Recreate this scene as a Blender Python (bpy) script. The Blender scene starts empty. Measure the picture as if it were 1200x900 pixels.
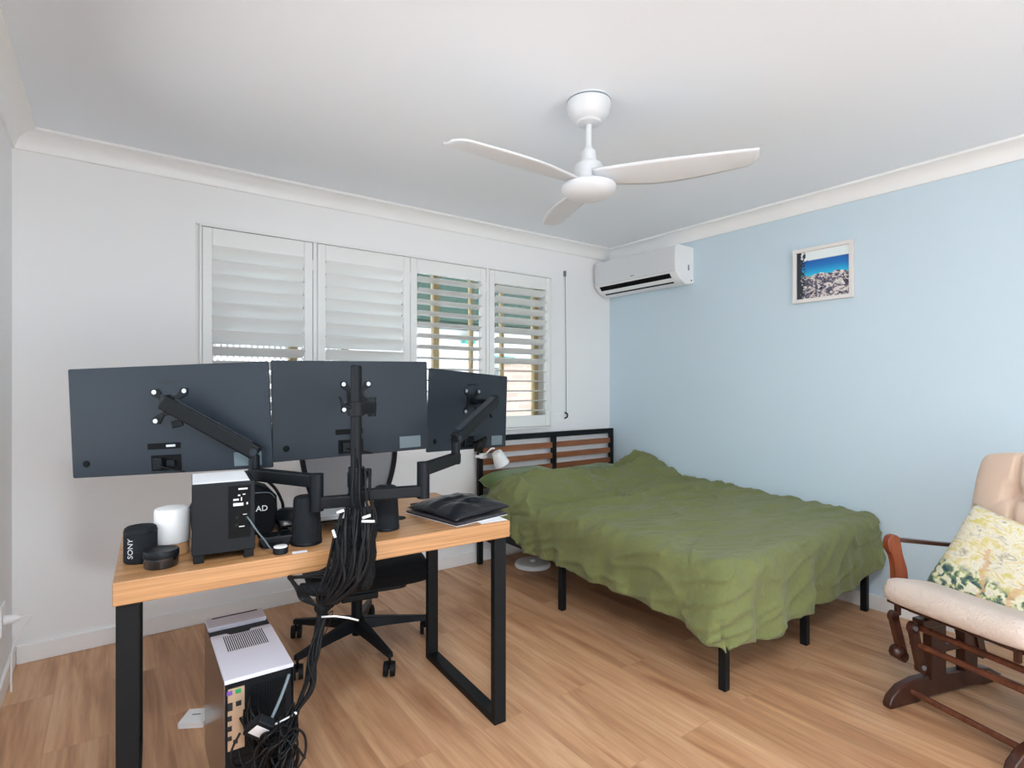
import bpy, bmesh, math, random
from mathutils import Vector, Matrix, noise
random.seed(7)
PI = math.pi
COL = bpy.context.scene.collection
R = math.radians

# ------------------------------------------------------------------ camera model
FPX, HORIZ, EYE = 644.5, 452.5, 1.246
_n = math.hypot(880.0, FPX)
CA, SA = 880.0 / _n, FPX / _n          # image right / forward expressed in the room's axes

def pt(px, py, d):
    """world point seen at (px, py) of the 1200x900 photograph, d metres ahead of the camera"""
    r = (px - 600) / FPX * d
    return Vector((r * CA + d * SA, -r * SA + d * CA, EYE + (HORIZ - py) / FPX * d))

# ------------------------------------------------------------------ materials
def srgb(r, g, b):
    f = lambda c: (c / 255 / 12.92) if c / 255 <= .04045 else ((c / 255 + .055) / 1.055) ** 2.4
    return (f(r), f(g), f(b), 1)

def N(nt, t, **kw):
    n = nt.nodes.new(t)
    for k, v in kw.items():
        if k.startswith('i_'):
            n.inputs[k[2:].replace('_', ' ')].default_value = v
        else:
            setattr(n, k, v)
    return n

def mat(name, col, rough=.5, metal=0, bump=0, bscale=60, var=0, vscale=5, coat=0, spec=.5, sheen=0, trans=0):
    m = bpy.data.materials.new(name); m.use_nodes = True
    nt = m.node_tree; b = nt.nodes['Principled BSDF']
    b.inputs['Base Color'].default_value = col
    b.inputs['Roughness'].default_value = rough
    b.inputs['Metallic'].default_value = metal
    b.inputs['Specular IOR Level'].default_value = spec
    b.inputs['Coat Weight'].default_value = coat
    b.inputs['Sheen Weight'].default_value = sheen
    tc = N(nt, 'ShaderNodeTexCoord')
    if var:
        nz = N(nt, 'ShaderNodeTexNoise', i_Scale=vscale, i_Detail=5.0)
        nt.links.new(tc.outputs['Object'], nz.inputs['Vector'])
        mx = N(nt, 'ShaderNodeMix', data_type='RGBA')
        mx.inputs['A'].default_value = tuple(c * (1 - var) for c in col[:3]) + (1,)
        mx.inputs['B'].default_value = tuple(min(1, c * (1 + var)) for c in col[:3]) + (1,)
        nt.links.new(nz.outputs['Fac'], mx.inputs['Factor'])
        nt.links.new(mx.outputs['Result'], b.inputs['Base Color'])
    if bump:
        nz = N(nt, 'ShaderNodeTexNoise', i_Scale=bscale, i_Detail=4.0)
        nt.links.new(tc.outputs['Object'], nz.inputs['Vector'])
        bp = N(nt, 'ShaderNodeBump', i_Strength=bump, i_Distance=.01)
        nt.links.new(nz.outputs['Fac'], bp.inputs['Height'])
        nt.links.new(bp.outputs['Normal'], b.inputs['Normal'])
    return m

def ramp(nt, stops):
    r = N(nt, 'ShaderNodeValToRGB')
    while len(r.color_ramp.elements) < len(stops):
        r.color_ramp.elements.new(.5)
    for e, (p, c) in zip(r.color_ramp.elements, stops):
        e.position = p; e.color = c
    return r

def floor_mat():
    m = bpy.data.materials.new('oak_planks'); m.use_nodes = True
    nt = m.node_tree; L = nt.links.new; b = nt.nodes['Principled BSDF']
    tc = N(nt, 'ShaderNodeTexCoord')
    mp = N(nt, 'ShaderNodeMapping'); mp.inputs['Rotation'].default_value = (0, 0, R(90))
    L(tc.outputs['Object'], mp.inputs['Vector'])
    br = N(nt, 'ShaderNodeTexBrick', offset=.37, offset_frequency=2)
    br.inputs['Scale'].default_value = 1
    br.inputs['Brick Width'].default_value = 1.22
    br.inputs['Row Height'].default_value = .182
    br.inputs['Mortar Size'].default_value = .0013
    br.inputs['Mortar Smooth'].default_value = .3
    br.inputs['Color1'].default_value = (0, 0, 0, 1); br.inputs['Color2'].default_value = (1, 1, 1, 1)
    br.inputs['Mortar'].default_value = (.5, .5, .5, 1)
    L(mp.outputs['Vector'], br.inputs['Vector'])
    # per-plank offset of the grain
    sep = N(nt, 'ShaderNodeSeparateColor'); L(br.outputs['Color'], sep.inputs['Color'])
    ofs = N(nt, 'ShaderNodeVectorMath', operation='SCALE'); ofs.inputs['Scale'].default_value = 7.3
    L(br.outputs['Color'], ofs.inputs[0])
    add = N(nt, 'ShaderNodeVectorMath', operation='ADD'); L(tc.outputs['Object'], add.inputs[0]); L(ofs.outputs['Vector'], add.inputs[1])
    m2 = N(nt, 'ShaderNodeMapping'); m2.inputs['Scale'].default_value = (9, .9, 1); L(add.outputs['Vector'], m2.inputs['Vector'])
    n1 = N(nt, 'ShaderNodeTexNoise', i_Scale=1.0, i_Detail=7.0, i_Roughness=.6, i_Distortion=.9); L(m2.outputs['Vector'], n1.inputs['Vector'])
    m3 = N(nt, 'ShaderNodeMapping'); m3.inputs['Scale'].default_value = (70, 3, 1); L(add.outputs['Vector'], m3.inputs['Vector'])
    n2 = N(nt, 'ShaderNodeTexNoise', i_Scale=1.0, i_Detail=4.0, i_Roughness=.6); L(m3.outputs['Vector'], n2.inputs['Vector'])
    r1 = ramp(nt, [(.30, srgb(158, 110, 76)), (.5, srgb(193, 147, 109)), (.75, srgb(212, 171, 134))])
    L(n1.outputs['Fac'], r1.inputs['Fac'])
    mx = N(nt, 'ShaderNodeMix', data_type='RGBA', blend_type='OVERLAY'); mx.inputs['Factor'].default_value = .5
    L(r1.outputs['Color'], mx.inputs['A']); L(n2.outputs['Color'], mx.inputs['B'])
    n2c = N(nt, 'ShaderNodeRGBToBW'); L(n2.outputs['Color'], n2c.inputs['Color']); L(n2c.outputs['Val'], mx.inputs['B'])
    # plank to plank tone
    pl = N(nt, 'ShaderNodeMapRange'); pl.inputs['To Min'].default_value = .95; pl.inputs['To Max'].default_value = 1.05
    L(sep.outputs['Red'], pl.inputs['Value'])
    ml = N(nt, 'ShaderNodeVectorMath', operation='SCALE'); L(mx.outputs['Result'], ml.inputs[0]); L(pl.outputs['Result'], ml.inputs['Scale'])
    # knots
    m4 = N(nt, 'ShaderNodeMapping'); m4.inputs['Scale'].default_value = (3.2, 1.5, 1); L(tc.outputs['Object'], m4.inputs['Vector'])
    vo = N(nt, 'ShaderNodeTexVoronoi', i_Scale=1.0, i_Randomness=1.0); L(m4.outputs['Vector'], vo.inputs['Vector'])
    kr = ramp(nt, [(0.0, (0, 0, 0, 1)), (.03, (.25, .25, .25, 1)), (.09, (1, 1, 1, 1))]); L(vo.outputs['Distance'], kr.inputs['Fac'])
    kx = N(nt, 'ShaderNodeMix', data_type='RGBA'); kx.inputs['A'].default_value = srgb(118, 78, 52)
    L(kr.outputs['Color'], kx.inputs['Factor']); L(ml.outputs['Vector'], kx.inputs['B'])
    # dark joints
    jm = N(nt, 'ShaderNodeMix', data_type='RGBA'); L(br.outputs['Fac'], jm.inputs['Factor'])
    jm.inputs['B'].default_value = srgb(178, 136, 104); L(kx.outputs['Result'], jm.inputs['A'])
    L(jm.outputs['Result'], b.inputs['Base Color'])
    b.inputs['Roughness'].default_value = .42
    bp = N(nt, 'ShaderNodeBump', i_Strength=.12, i_Distance=.004); L(n2.outputs['Fac'], bp.inputs['Height']); L(bp.outputs['Normal'], b.inputs['Normal'])
    return m

def wood_mat(name, c0, c1, scale=(3, 60, 60), rough=.4, distort=.6):
    m = bpy.data.materials.new(name); m.use_nodes = True
    nt = m.node_tree; L = nt.links.new; b = nt.nodes['Principled BSDF']
    tc = N(nt, 'ShaderNodeTexCoord'); mp = N(nt, 'ShaderNodeMapping'); mp.inputs['Scale'].default_value = scale
    L(tc.outputs['Object'], mp.inputs['Vector'])
    n1 = N(nt, 'ShaderNodeTexNoise', i_Scale=1.0, i_Detail=6.0, i_Roughness=.6, i_Distortion=distort); L(mp.outputs['Vector'], n1.inputs['Vector'])
    r1 = ramp(nt, [(.3, c0), (.7, c1)]); L(n1.outputs['Fac'], r1.inputs['Fac']); L(r1.outputs['Color'], b.inputs['Base Color'])
    b.inputs['Roughness'].default_value = rough
    return m

def brick_mat():
    m = bpy.data.materials.new('pale_brick'); m.use_nodes = True
    nt = m.node_tree; L = nt.links.new; b = nt.nodes['Principled BSDF']
    tc = N(nt, 'ShaderNodeTexCoord'); mp = N(nt, 'ShaderNodeMapping'); mp.inputs['Rotation'].default_value = (R(90), 0, 0)
    L(tc.outputs['Object'], mp.inputs['Vector'])
    br = N(nt, 'ShaderNodeTexBrick'); br.inputs['Scale'].default_value = 1
    br.inputs['Brick Width'].default_value = .24; br.inputs['Row Height'].default_value = .086; br.inputs['Mortar Size'].default_value = .009
    br.inputs['Color1'].default_value = srgb(196, 158, 144); br.inputs['Color2'].default_value = srgb(210, 176, 158)
    br.inputs['Mortar'].default_value = srgb(196, 184, 172)
    L(mp.outputs['Vector'], br.inputs['Vector']); L(br.outputs['Color'], b.inputs['Base Color'])
    b.inputs['Roughness'].default_value = .85
    return m

def glass_mat():
    m = bpy.data.materials.new('window_glass'); m.use_nodes = True
    nt = m.node_tree; nt.nodes.remove(nt.nodes['Principled BSDF']); L = nt.links.new
    t = N(nt, 'ShaderNodeBsdfTransparent'); g = N(nt, 'ShaderNodeBsdfGlossy', i_Roughness=.02)
    f = N(nt, 'ShaderNodeFresnel', i_IOR=1.45); mx = N(nt, 'ShaderNodeMixShader')
    L(f.outputs[0], mx.inputs[0]); L(t.outputs[0], mx.inputs[1]); L(g.outputs[0], mx.inputs[2])
    L(mx.outputs[0], nt.nodes['Material Output'].inputs['Surface'])
    return m

def mesh_fabric_mat():
    m = bpy.data.materials.new('grey_mesh_fabric'); m.use_nodes = True
    nt = m.node_tree; L = nt.links.new; b = nt.nodes['Principled BSDF']
    b.inputs['Base Color'].default_value = srgb(150, 152, 158); b.inputs['Roughness'].default_value = .7
    tc = N(nt, 'ShaderNodeTexCoord')
    w = N(nt, 'ShaderNodeTexWave', i_Scale=110.0); w.bands_direction = 'Z'; L(tc.outputs['Object'], w.inputs['Vector'])
    r = ramp(nt, [(.0, (.93, .93, .93, 1)), (1, (.55, .55, .55, 1))]); L(w.outputs['Fac'], r.inputs['Fac'])
    L(r.outputs['Color'], b.inputs['Alpha'])
    return m

def cloth_mat(name, col, bump=.5, sheen=.3, scale=28, stretch=(1, 1, 1), dist=.012):
    m = bpy.data.materials.new(name); m.use_nodes = True
    nt = m.node_tree; L = nt.links.new; b = nt.nodes['Principled BSDF']
    b.inputs['Roughness'].default_value = .85; b.inputs['Sheen Weight'].default_value = sheen
    b.inputs['Sheen Roughness'].default_value = .5; b.inputs['Specular IOR Level'].default_value = .2
    tc = N(nt, 'ShaderNodeTexCoord'); mp = N(nt, 'ShaderNodeMapping'); mp.inputs['Scale'].default_value = stretch
    L(tc.outputs['Object'], mp.inputs['Vector'])
    n0 = N(nt, 'ShaderNodeTexNoise', i_Scale=6.0, i_Detail=4.0); L(mp.outputs['Vector'], n0.inputs['Vector'])
    mx = N(nt, 'ShaderNodeMix', data_type='RGBA'); L(n0.outputs['Fac'], mx.inputs['Factor'])
    mx.inputs['A'].default_value = tuple(c * .9 for c in col[:3]) + (1,); mx.inputs['B'].default_value = tuple(min(1, c * 1.1) for c in col[:3]) + (1,)
    L(mx.outputs['Result'], b.inputs['Base Color'])
    n1 = N(nt, 'ShaderNodeTexNoise', i_Scale=float(scale), i_Detail=6.0, i_Roughness=.62, i_Distortion=.8); L(mp.outputs['Vector'], n1.inputs['Vector'])
    bp = N(nt, 'ShaderNodeBump', i_Strength=bump, i_Distance=dist); L(n1.outputs['Fac'], bp.inputs['Height']); L(bp.outputs['Normal'], b.inputs['Normal'])
    return m

def beach_mat():
    """seaside photograph: pale sky, blue band of sea, rocks, dark branches at the left; x across 0..1, z up 0..1 of the print"""
    m = bpy.data.materials.new('seaside_print'); m.use_nodes = True
    nt = m.node_tree; L = nt.links.new; b = nt.nodes['Principled BSDF']; b.inputs['Roughness'].default_value = .25
    uv = N(nt, 'ShaderNodeUVMap'); sp = N(nt, 'ShaderNodeSeparateXYZ'); L(uv.outputs['UV'], sp.inputs['Vector'])
    n = N(nt, 'ShaderNodeTexNoise', i_Scale=5.0, i_Detail=5.0); L(uv.outputs['UV'], n.inputs['Vector'])
    # sea and sky by height
    sea = ramp(nt, [(.44, srgb(70, 214, 222)), (.52, srgb(40, 178, 222)), (.66, srgb(28, 120, 196)), (.80, srgb(24, 96, 176))])
    e = sea.color_ramp.elements.new(.815); e.color = srgb(232, 240, 240)
    L(sp.outputs['Y'], sea.inputs['Fac'])
    vo = N(nt, 'ShaderNodeTexVoronoi', i_Scale=7.0); L(uv.outputs['UV'], vo.inputs['Vector'])
    n3 = N(nt, 'ShaderNodeTexNoise', i_Scale=11.0, i_Detail=6.0, i_Distortion=1.5); L(uv.outputs['UV'], n3.inputs['Vector'])
    rk = ramp(nt, [(.3, srgb(40, 44, 66)), (.47, srgb(104, 100, 118)), (.56, srgb(205, 194, 188)), (.66, srgb(238, 230, 222)), (.74, srgb(40, 160, 175))])
    L(n3.outputs['Fac'], rk.inputs['Fac'])
    # shoreline height wobble
    a = N(nt, 'ShaderNodeMath', operation='MULTIPLY_ADD'); a.inputs[1].default_value = .22; L(n.outputs['Fac'], a.inputs[0]); L(sp.outputs['Y'], a.inputs[2])
    t = N(nt, 'ShaderNodeMath', operation='LESS_THAN'); t.inputs[1].default_value = .60; L(a.outputs[0], t.inputs[0])
    mx = N(nt, 'ShaderNodeMix', data_type='RGBA'); L(t.outputs[0], mx.inputs['Factor']); L(sea.outputs['Color'], mx.inputs['A']); L(rk.outputs['Color'], mx.inputs['B'])
    # foliage at the left
    n4 = N(nt, 'ShaderNodeTexNoise', i_Scale=16.0, i_Detail=5.0); L(uv.outputs['UV'], n4.inputs['Vector'])
    fo = N(nt, 'ShaderNodeMath', operation='MULTIPLY_ADD'); fo.inputs[1].default_value = -.55; L(n4.outputs['Fac'], fo.inputs[0]); L(sp.outputs['X'], fo.inputs[2])
    ft = N(nt, 'ShaderNodeMath', operation='LESS_THAN'); ft.inputs[1].default_value = -.14; L(fo.outputs[0], ft.inputs[0])
    m2 = N(nt, 'ShaderNodeMix', data_type='RGBA'); L(ft.outputs[0], m2.inputs['Factor']); L(mx.outputs['Result'], m2.inputs['A']); m2.inputs['B'].default_value = srgb(44, 52, 62)
    L(m2.outputs['Result'], b.inputs['Base Color'])
    return m

def pillow_mat():
    m = bpy.data.materials.new('painted_tree_print'); m.use_nodes = True
    nt = m.node_tree; L = nt.links.new; b = nt.nodes['Principled BSDF']; b.inputs['Roughness'].default_value = .85
    uv = N(nt, 'ShaderNodeUVMap'); sp = N(nt, 'ShaderNodeSeparateXYZ'); L(uv.outputs['UV'], sp.inputs['Vector'])
    mp = N(nt, 'ShaderNodeMapping'); mp.inputs['Scale'].default_value = (1, 1.9, 1); mp.inputs['Rotation'].default_value = (0, 0, .25); L(uv.outputs['UV'], mp.inputs['Vector'])
    n1 = N(nt, 'ShaderNodeTexNoise', i_Scale=6.0, i_Detail=7.0, i_Roughness=.7, i_Distortion=1.2); L(mp.outputs['Vector'], n1.inputs['Vector'])
    fo = ramp(nt, [(.28, srgb(112, 110, 96)), (.38, srgb(196, 186, 160)), (.47, srgb(228, 222, 205)), (.56, srgb(216, 200, 150)), (.64, srgb(205, 196, 92)), (.75, srgb(232, 226, 208))])
    L(n1.outputs['Fac'], fo.inputs['Fac'])
    n2 = N(nt, 'ShaderNodeTexNoise', i_Scale=14.0, i_Detail=5.0, i_Distortion=.6); L(uv.outputs['UV'], n2.inputs['Vector'])
    lo = ramp(nt, [(.32, srgb(48, 74, 82)), (.43, srgb(84, 110, 100)), (.5, srgb(170, 176, 116)), (.57, srgb(226, 222, 196)), (.68, srgb(214, 204, 190))])
    L(n2.outputs['Fac'], lo.inputs['Fac'])
    a = N(nt, 'ShaderNodeMath', operation='MULTIPLY_ADD'); a.inputs[1].default_value = .35; L(n1.outputs['Fac'], a.inputs[0]); L(sp.outputs['Y'], a.inputs[2])
    t = ramp(nt, [(.46, (1, 1, 1, 1)), (.56, (0, 0, 0, 1))]); L(a.outputs[0], t.inputs['Fac'])
    mx = N(nt, 'ShaderNodeMix', data_type='RGBA'); L(t.outputs['Color'], mx.inputs['Factor']); L(fo.outputs['Color'], mx.inputs['A']); L(lo.outputs['Color'], mx.inputs['B'])
    cur = mx.outputs['Result']
    wob = N(nt, 'ShaderNodeMath', operation='MULTIPLY_ADD'); wob.inputs[1].default_value = .28; L(n1.outputs['Fac'], wob.inputs[0]); L(sp.outputs['X'], wob.inputs[2])
    for x0, tilt, wdt, top in ((.52, .30, .022, .62), (.80, -.22, .024, .44)):
        q = N(nt, 'ShaderNodeMath', operation='MULTIPLY_ADD'); q.inputs[1].default_value = tilt * 1.0; L(sp.outputs['Y'], q.inputs[0]); L(wob.outputs[0], q.inputs[2])
        s = N(nt, 'ShaderNodeMath', operation='SUBTRACT'); s.inputs[1].default_value = x0 + .13 + tilt * .3; L(q.outputs[0], s.inputs[0])
        ab = N(nt, 'ShaderNodeMath', operation='ABSOLUTE'); L(s.outputs[0], ab.inputs[0])
        l = N(nt, 'ShaderNodeMath', operation='LESS_THAN'); l.inputs[1].default_value = wdt; L(ab.outputs[0], l.inputs[0])
        h = N(nt, 'ShaderNodeMath', operation='LESS_THAN'); h.inputs[1].default_value = top; L(sp.outputs['Y'], h.inputs[0])
        p0 = N(nt, 'ShaderNodeMath', operation='MULTIPLY'); p0.inputs[1].default_value = .72; L(l.outputs[0], p0.inputs[0]); l = p0
        p = N(nt, 'ShaderNodeMath', operation='MULTIPLY'); L(l.outputs[0], p.inputs[0]); L(h.outputs[0], p.inputs[1])
        k = N(nt, 'ShaderNodeMix', data_type='RGBA'); L(p.outputs[0], k.inputs['Factor']); L(cur, k.inputs['A']); k.inputs['B'].default_value = srgb(206, 164, 120)
        cur = k.outputs['Result']
    L(cur, b.inputs['Base Color'])
    return m

def lattice_mat():
    m = bpy.data.materials.new('security_mesh'); m.use_nodes = True
    nt = m.node_tree; L = nt.links.new; b = nt.nodes['Principled BSDF']
    b.inputs['Base Color'].default_value = srgb(150, 150, 150)
    tc = N(nt, 'ShaderNodeTexCoord'); mp = N(nt, 'ShaderNodeMapping'); mp.inputs['Rotation'].default_value = (0, R(45), 0); L(tc.outputs['Object'], mp.inputs['Vector'])
    out = []
    for d in 'XZ':
        w = N(nt, 'ShaderNodeTexWave', i_Scale=14.0); w.bands_direction = d; L(mp.outputs['Vector'], w.inputs['Vector'])
        g = N(nt, 'ShaderNodeMath', operation='GREATER_THAN'); g.inputs[1].default_value = .93; L(w.outputs['Fac'], g.inputs[0]); out.append(g)
    mxx = N(nt, 'ShaderNodeMath', operation='MAXIMUM'); L(out[0].outputs[0], mxx.inputs[0]); L(out[1].outputs[0], mxx.inputs[1])
    L(mxx.outputs[0], b.inputs['Alpha'])
    return m

M = dict(
    wall=mat('white_wall_paint', srgb(238, 238, 238), .7, bump=.03, bscale=220),
    blue=mat('pale_blue_wall_paint', srgb(199, 216, 226), .7, bump=.03, bscale=220),
    ceil=mat('ceiling_paint', srgb(236, 241, 247), .8),
    trim=mat('white_gloss_trim', srgb(238, 238, 237), .35),
    shut=mat('white_shutter', srgb(233, 234, 232), .35),
    floor=floor_mat(),
    desk=wood_mat('oak_desk_laminate', srgb(158, 112, 70), srgb(204, 154, 106), (2.2, 45, 130), .33),
    steel=mat('black_powder_steel', srgb(17, 20, 23), .5, spec=.22),
    plastic=mat('black_plastic', srgb(17, 21, 26), .45, spec=.22),
    matte=mat('charcoal_housing', srgb(40, 47, 55), .42, bump=.05, bscale=400, spec=.25),
    dark=mat('near_black', srgb(8, 9, 11), .6, spec=.15),
    screen=mat('dark_screen', srgb(8, 9, 11), .12),
    gloss=mat('gloss_black', srgb(22, 24, 27), .07, coat=.5),
    grille=mat('speaker_cloth', srgb(34, 37, 41), .85, bump=.4, bscale=600, spec=.15),
    rubber=mat('black_rubber', srgb(14, 15, 17), .6, spec=.25),
    cable=mat('black_cable', srgb(13, 14, 16), .5, spec=.25),
    silver=mat('silver_metal', srgb(190, 193, 198), .3, .8),
    white=mat('white_plastic', srgb(238, 238, 238), .35),
    fan=mat('white_fan_plastic', srgb(214, 216, 219), .45),
    lamp=mat('white_enamel', srgb(240, 240, 240), .4),
    paper=mat('white_paper', srgb(240, 241, 244), .6),
    label=mat('grey_label', srgb(104, 118, 124), .5),
    ink=mat('dark_ink', srgb(28, 30, 34), .5),
    prnt=mat('pale_print', srgb(214, 216, 218), .5),
    green=cloth_mat('olive_linen', srgb(113, 118, 73), .7, .15, 20, (1, 1.6, 1), .012),
    green2=cloth_mat('green_pillow_linen', srgb(98, 122, 70), .5, .3, 20),
    slat=wood_mat('brown_slat_wood', srgb(118, 70, 42), srgb(160, 100, 64), (4, 40, 60), .45),
    mattress=mat('grey_mattress', srgb(150, 150, 148), .8),
    cherry=wood_mat('dark_cherry_wood', srgb(48, 26, 20), srgb(76, 42, 30), (30, 30, 6), .3),
    cherry2=wood_mat('red_cherry_wood', srgb(104, 46, 26), srgb(138, 68, 40), (30, 30, 6), .25),
    rodw=wood_mat('brown_rod_wood', srgb(84, 46, 32), srgb(112, 64, 44), (30, 30, 6), .25),
    fleece=cloth_mat('cream_fleece', srgb(216, 198, 184), .9, .3, 90, dist=.010),
    suede=cloth_mat('tan_suede', srgb(208, 182, 162), .4, .4, 30, dist=.006),
    seatcloth=cloth_mat('black_seat_cloth', srgb(14, 16, 20), .4, .03, 300, dist=.002),
    pouch=mat('black_nylon', srgb(20, 23, 30), .3, bump=.25, bscale=25),
    oak=wood_mat('light_oak', srgb(176, 130, 88), srgb(206, 164, 120), (6, 6, 40), .5),
    meshf=mesh_fabric_mat(), glass=glass_mat(), brick=brick_mat(), beach=beach_mat(), pilw=pillow_mat(), lattice=lattice_mat(),
    frame=mat('pale_timber_frame', srgb(226, 221, 217), .5),
    brass=mat('bronze_aluminium', srgb(178, 158, 116), .4, .3),
    fascia=mat('green_fascia', srgb(28, 60, 46), .5),
    teal=mat('turquoise_paint', srgb(80, 170, 160), .5),
    ground=mat('concrete', srgb(190, 186, 180), .9),
    caselid=mat('pale_grey_case', srgb(222, 223, 236), .4),
    iosh=mat('tan_metal_shield', srgb(206, 178, 150), .4, .4),
    bronzeside=mat('glossy_side_panel', srgb(96, 84, 76), .16, .3),
    purple=mat('purple_port', srgb(120, 80, 170), .5), greenp=mat('green_port', srgb(40, 150, 90), .5),
)

# ------------------------------------------------------------------ mesh building
class MB:
    def __init__(s): s.bm = bmesh.new()
    def box(s, lo, hi, mtx=None):
        x0, y0, z0 = lo; x1, y1, z1 = hi
        v = [s.bm.verts.new(p) for p in ((x0,y0,z0),(x1,y0,z0),(x1,y1,z0),(x0,y1,z0),(x0,y0,z1),(x1,y0,z1),(x1,y1,z1),(x0,y1,z1))]
        for f in ((0,3,2,1),(4,5,6,7),(0,1,5,4),(1,2,6,5),(2,3,7,6),(3,0,4,7)): s.bm.faces.new([v[i] for i in f])
        if mtx: bmesh.ops.transform(s.bm, matrix=mtx, verts=v)
        return s
    def bar(s, a, b, w, h, up=(0, 0, 1), over=0):
        """rectangular bar from a to b, w across and h along up"""
        a, b = Vector(a), Vector(b); d = (b - a).normalized(); a = a - d * over; b = b + d * over
        u = Vector(up); sd = d.cross(u)
        if sd.length < 1e-4: sd = d.cross(Vector((1, 0, 0)))
        sd.normalize(); u = sd.cross(d).normalized()
        q = []
        for p in (a, b):
            for i, j in ((-1,-1),(1,-1),(1,1),(-1,1)): q.append(s.bm.verts.new(p + sd*i*w/2 + u*j*h/2))
        for f in ((0,1,2,3),(7,6,5,4),(0,4,5,1),(1,5,6,2),(2,6,7,3),(3,7,4,0)): s.bm.faces.new([q[i] for i in f])
        return s
    def cyl(s, a, b, r0, r1=None, n=24):
        return s.tube([a, b], [r0, r0 if r1 is None else r1], n)
    def tube(s, pts, rad, n=10, cap=True):
        pts = [Vector(p) for p in pts]
        if not hasattr(rad, '__len__'): rad = [rad] * len(pts)
        t0 = (pts[1] - pts[0]).normalized()
        ref = Vector((0, 0, 1)) if abs(t0.z) < .9 else Vector((1, 0, 0))
        u = t0.cross(ref).normalized(); rings = []
        for i, p in enumerate(pts):
            t = (pts[min(i+1, len(pts)-1)] - pts[max(i-1, 0)])
            t = t.normalized() if t.length > 1e-9 else t0
            u = (u - t * u.dot(t)).normalized(); w = t.cross(u)
            rings.append([s.bm.verts.new(p + (u*math.cos(2*PI*k/n) + w*math.sin(2*PI*k/n)) * rad[i]) for k in range(n)])
        for a, b in zip(rings, rings[1:]):
            for k in range(n): s.bm.faces.new((a[k], a[(k+1)%n], b[(k+1)%n], b[k]))
        if cap: s.bm.faces.new(rings[0][::-1]); s.bm.faces.new(rings[-1])
        return s
    def lathe(s, prof, c=(0, 0, 0), n=40, axis='Z'):
        """prof: (radius, height) list"""
        c = Vector(c); rings = []
        for r, h in prof:
            ring = []
            for k in range(n):
                a = 2*PI*k/n; x, y = r*math.cos(a), r*math.sin(a)
                p = {'Z': (x, y, h), 'X': (h, x, y), 'Y': (x, h, -y)}[axis]
                ring.append(s.bm.verts.new(c + Vector(p)))
            rings.append(ring)
        for a, b in zip(rings, rings[1:]):
            for k in range(n): s.bm.faces.new((a[k], a[(k+1)%n], b[(k+1)%n], b[k]))
        s.bm.faces.new(rings[0][::-1]); s.bm.faces.new(rings[-1])
        return s
    def prism(s, outline, fn, d0, d1):
        """outline: 2-D points; fn(u, v, d) -> 3-D"""
        a = [s.bm.verts.new(fn(u, v, d0)) for u, v in outline]; b = [s.bm.verts.new(fn(u, v, d1)) for u, v in outline]
        s.bm.faces.new(a[::-1]); s.bm.faces.new(b)
        for i in range(len(a)):
            j = (i+1) % len(a); s.bm.faces.new((a[i], a[j], b[j], b[i]))
        return s
    def ball(s, c, r, sx=1, sy=1, sz=1, seg=20):
        m = Matrix.Translation(c) @ Matrix.Diagonal((r*sx, r*sy, r*sz, 1))
        bmesh.ops.create_uvsphere(s.bm, u_segments=seg, v_segments=seg//2, radius=1, matrix=m)
        return s
    def grid(s, fn, nu, nv, uv=False):
        v = [[s.bm.verts.new(fn(i/nu, j/nv)) for j in range(nv+1)] for i in range(nu+1)]
        lay = s.bm.loops.layers.uv.verify() if uv else None
        for i in range(nu):
            for j in range(nv):
                f = s.bm.faces.new((v[i][j], v[i+1][j], v[i+1][j+1], v[i][j+1]))
                if uv:
                    for l, (a, b) in zip(f.loops, ((i,j),(i+1,j),(i+1,j+1),(i,j+1))): l[lay].uv = (a/nu, b/nv)
        return s
    def build(s, name, m, parent=None, bevel=0, seg=2, smooth=False, sub=0, solid=0, label=None, auto=False):
        bmesh.ops.recalc_face_normals(s.bm, faces=s.bm.faces[:])
        me = bpy.data.meshes.new(name); s.bm.to_mesh(me); s.bm.free()
        me.materials.append(m)
        o = bpy.data.objects.new(name, me); COL.objects.link(o)
        if parent: o.parent = parent
        if smooth or bevel:
            for p in me.polygons: p.use_smooth = True
        if auto: sharp(me)
        if solid:
            q = o.modifiers.new('thick', 'SOLIDIFY'); q.thickness = solid; q.offset = 0
        if bevel:
            q = o.modifiers.new('bevel', 'BEVEL'); q.width = bevel; q.segments = seg; q.limit_method = 'ANGLE'; q.angle_limit = R(40)
            q.harden_normals = True
        if sub:
            q = o.modifiers.new('sub', 'SUBSURF'); q.levels = q.render_levels = sub
        if label: o['label'] = label
        return o

def sharp(me, ang=38):
    bm = bmesh.new(); bm.from_mesh(me)
    for e in bm.edges:
        if len(e.link_faces) == 2 and e.calc_face_angle(0) > R(ang): e.smooth = False
    bm.to_mesh(me); bm.free()
    for p in me.polygons: p.use_smooth = True

def tag(o, label, cat, group=None):
    o['label'] = label; o['category'] = cat
    if group: o['group'] = group
    return o
def thing(name, label, cat, loc=(0, 0, 0), rz=0, group=None, rot=None):
    o = bpy.data.objects.new(name, None); COL.objects.link(o); o.empty_display_size = .1
    o.location = loc; o.rotation_euler = rot or (0, 0, rz)
    return tag(o, label, cat, group)
def struct(o): o['kind'] = 'structure'; return o

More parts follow.
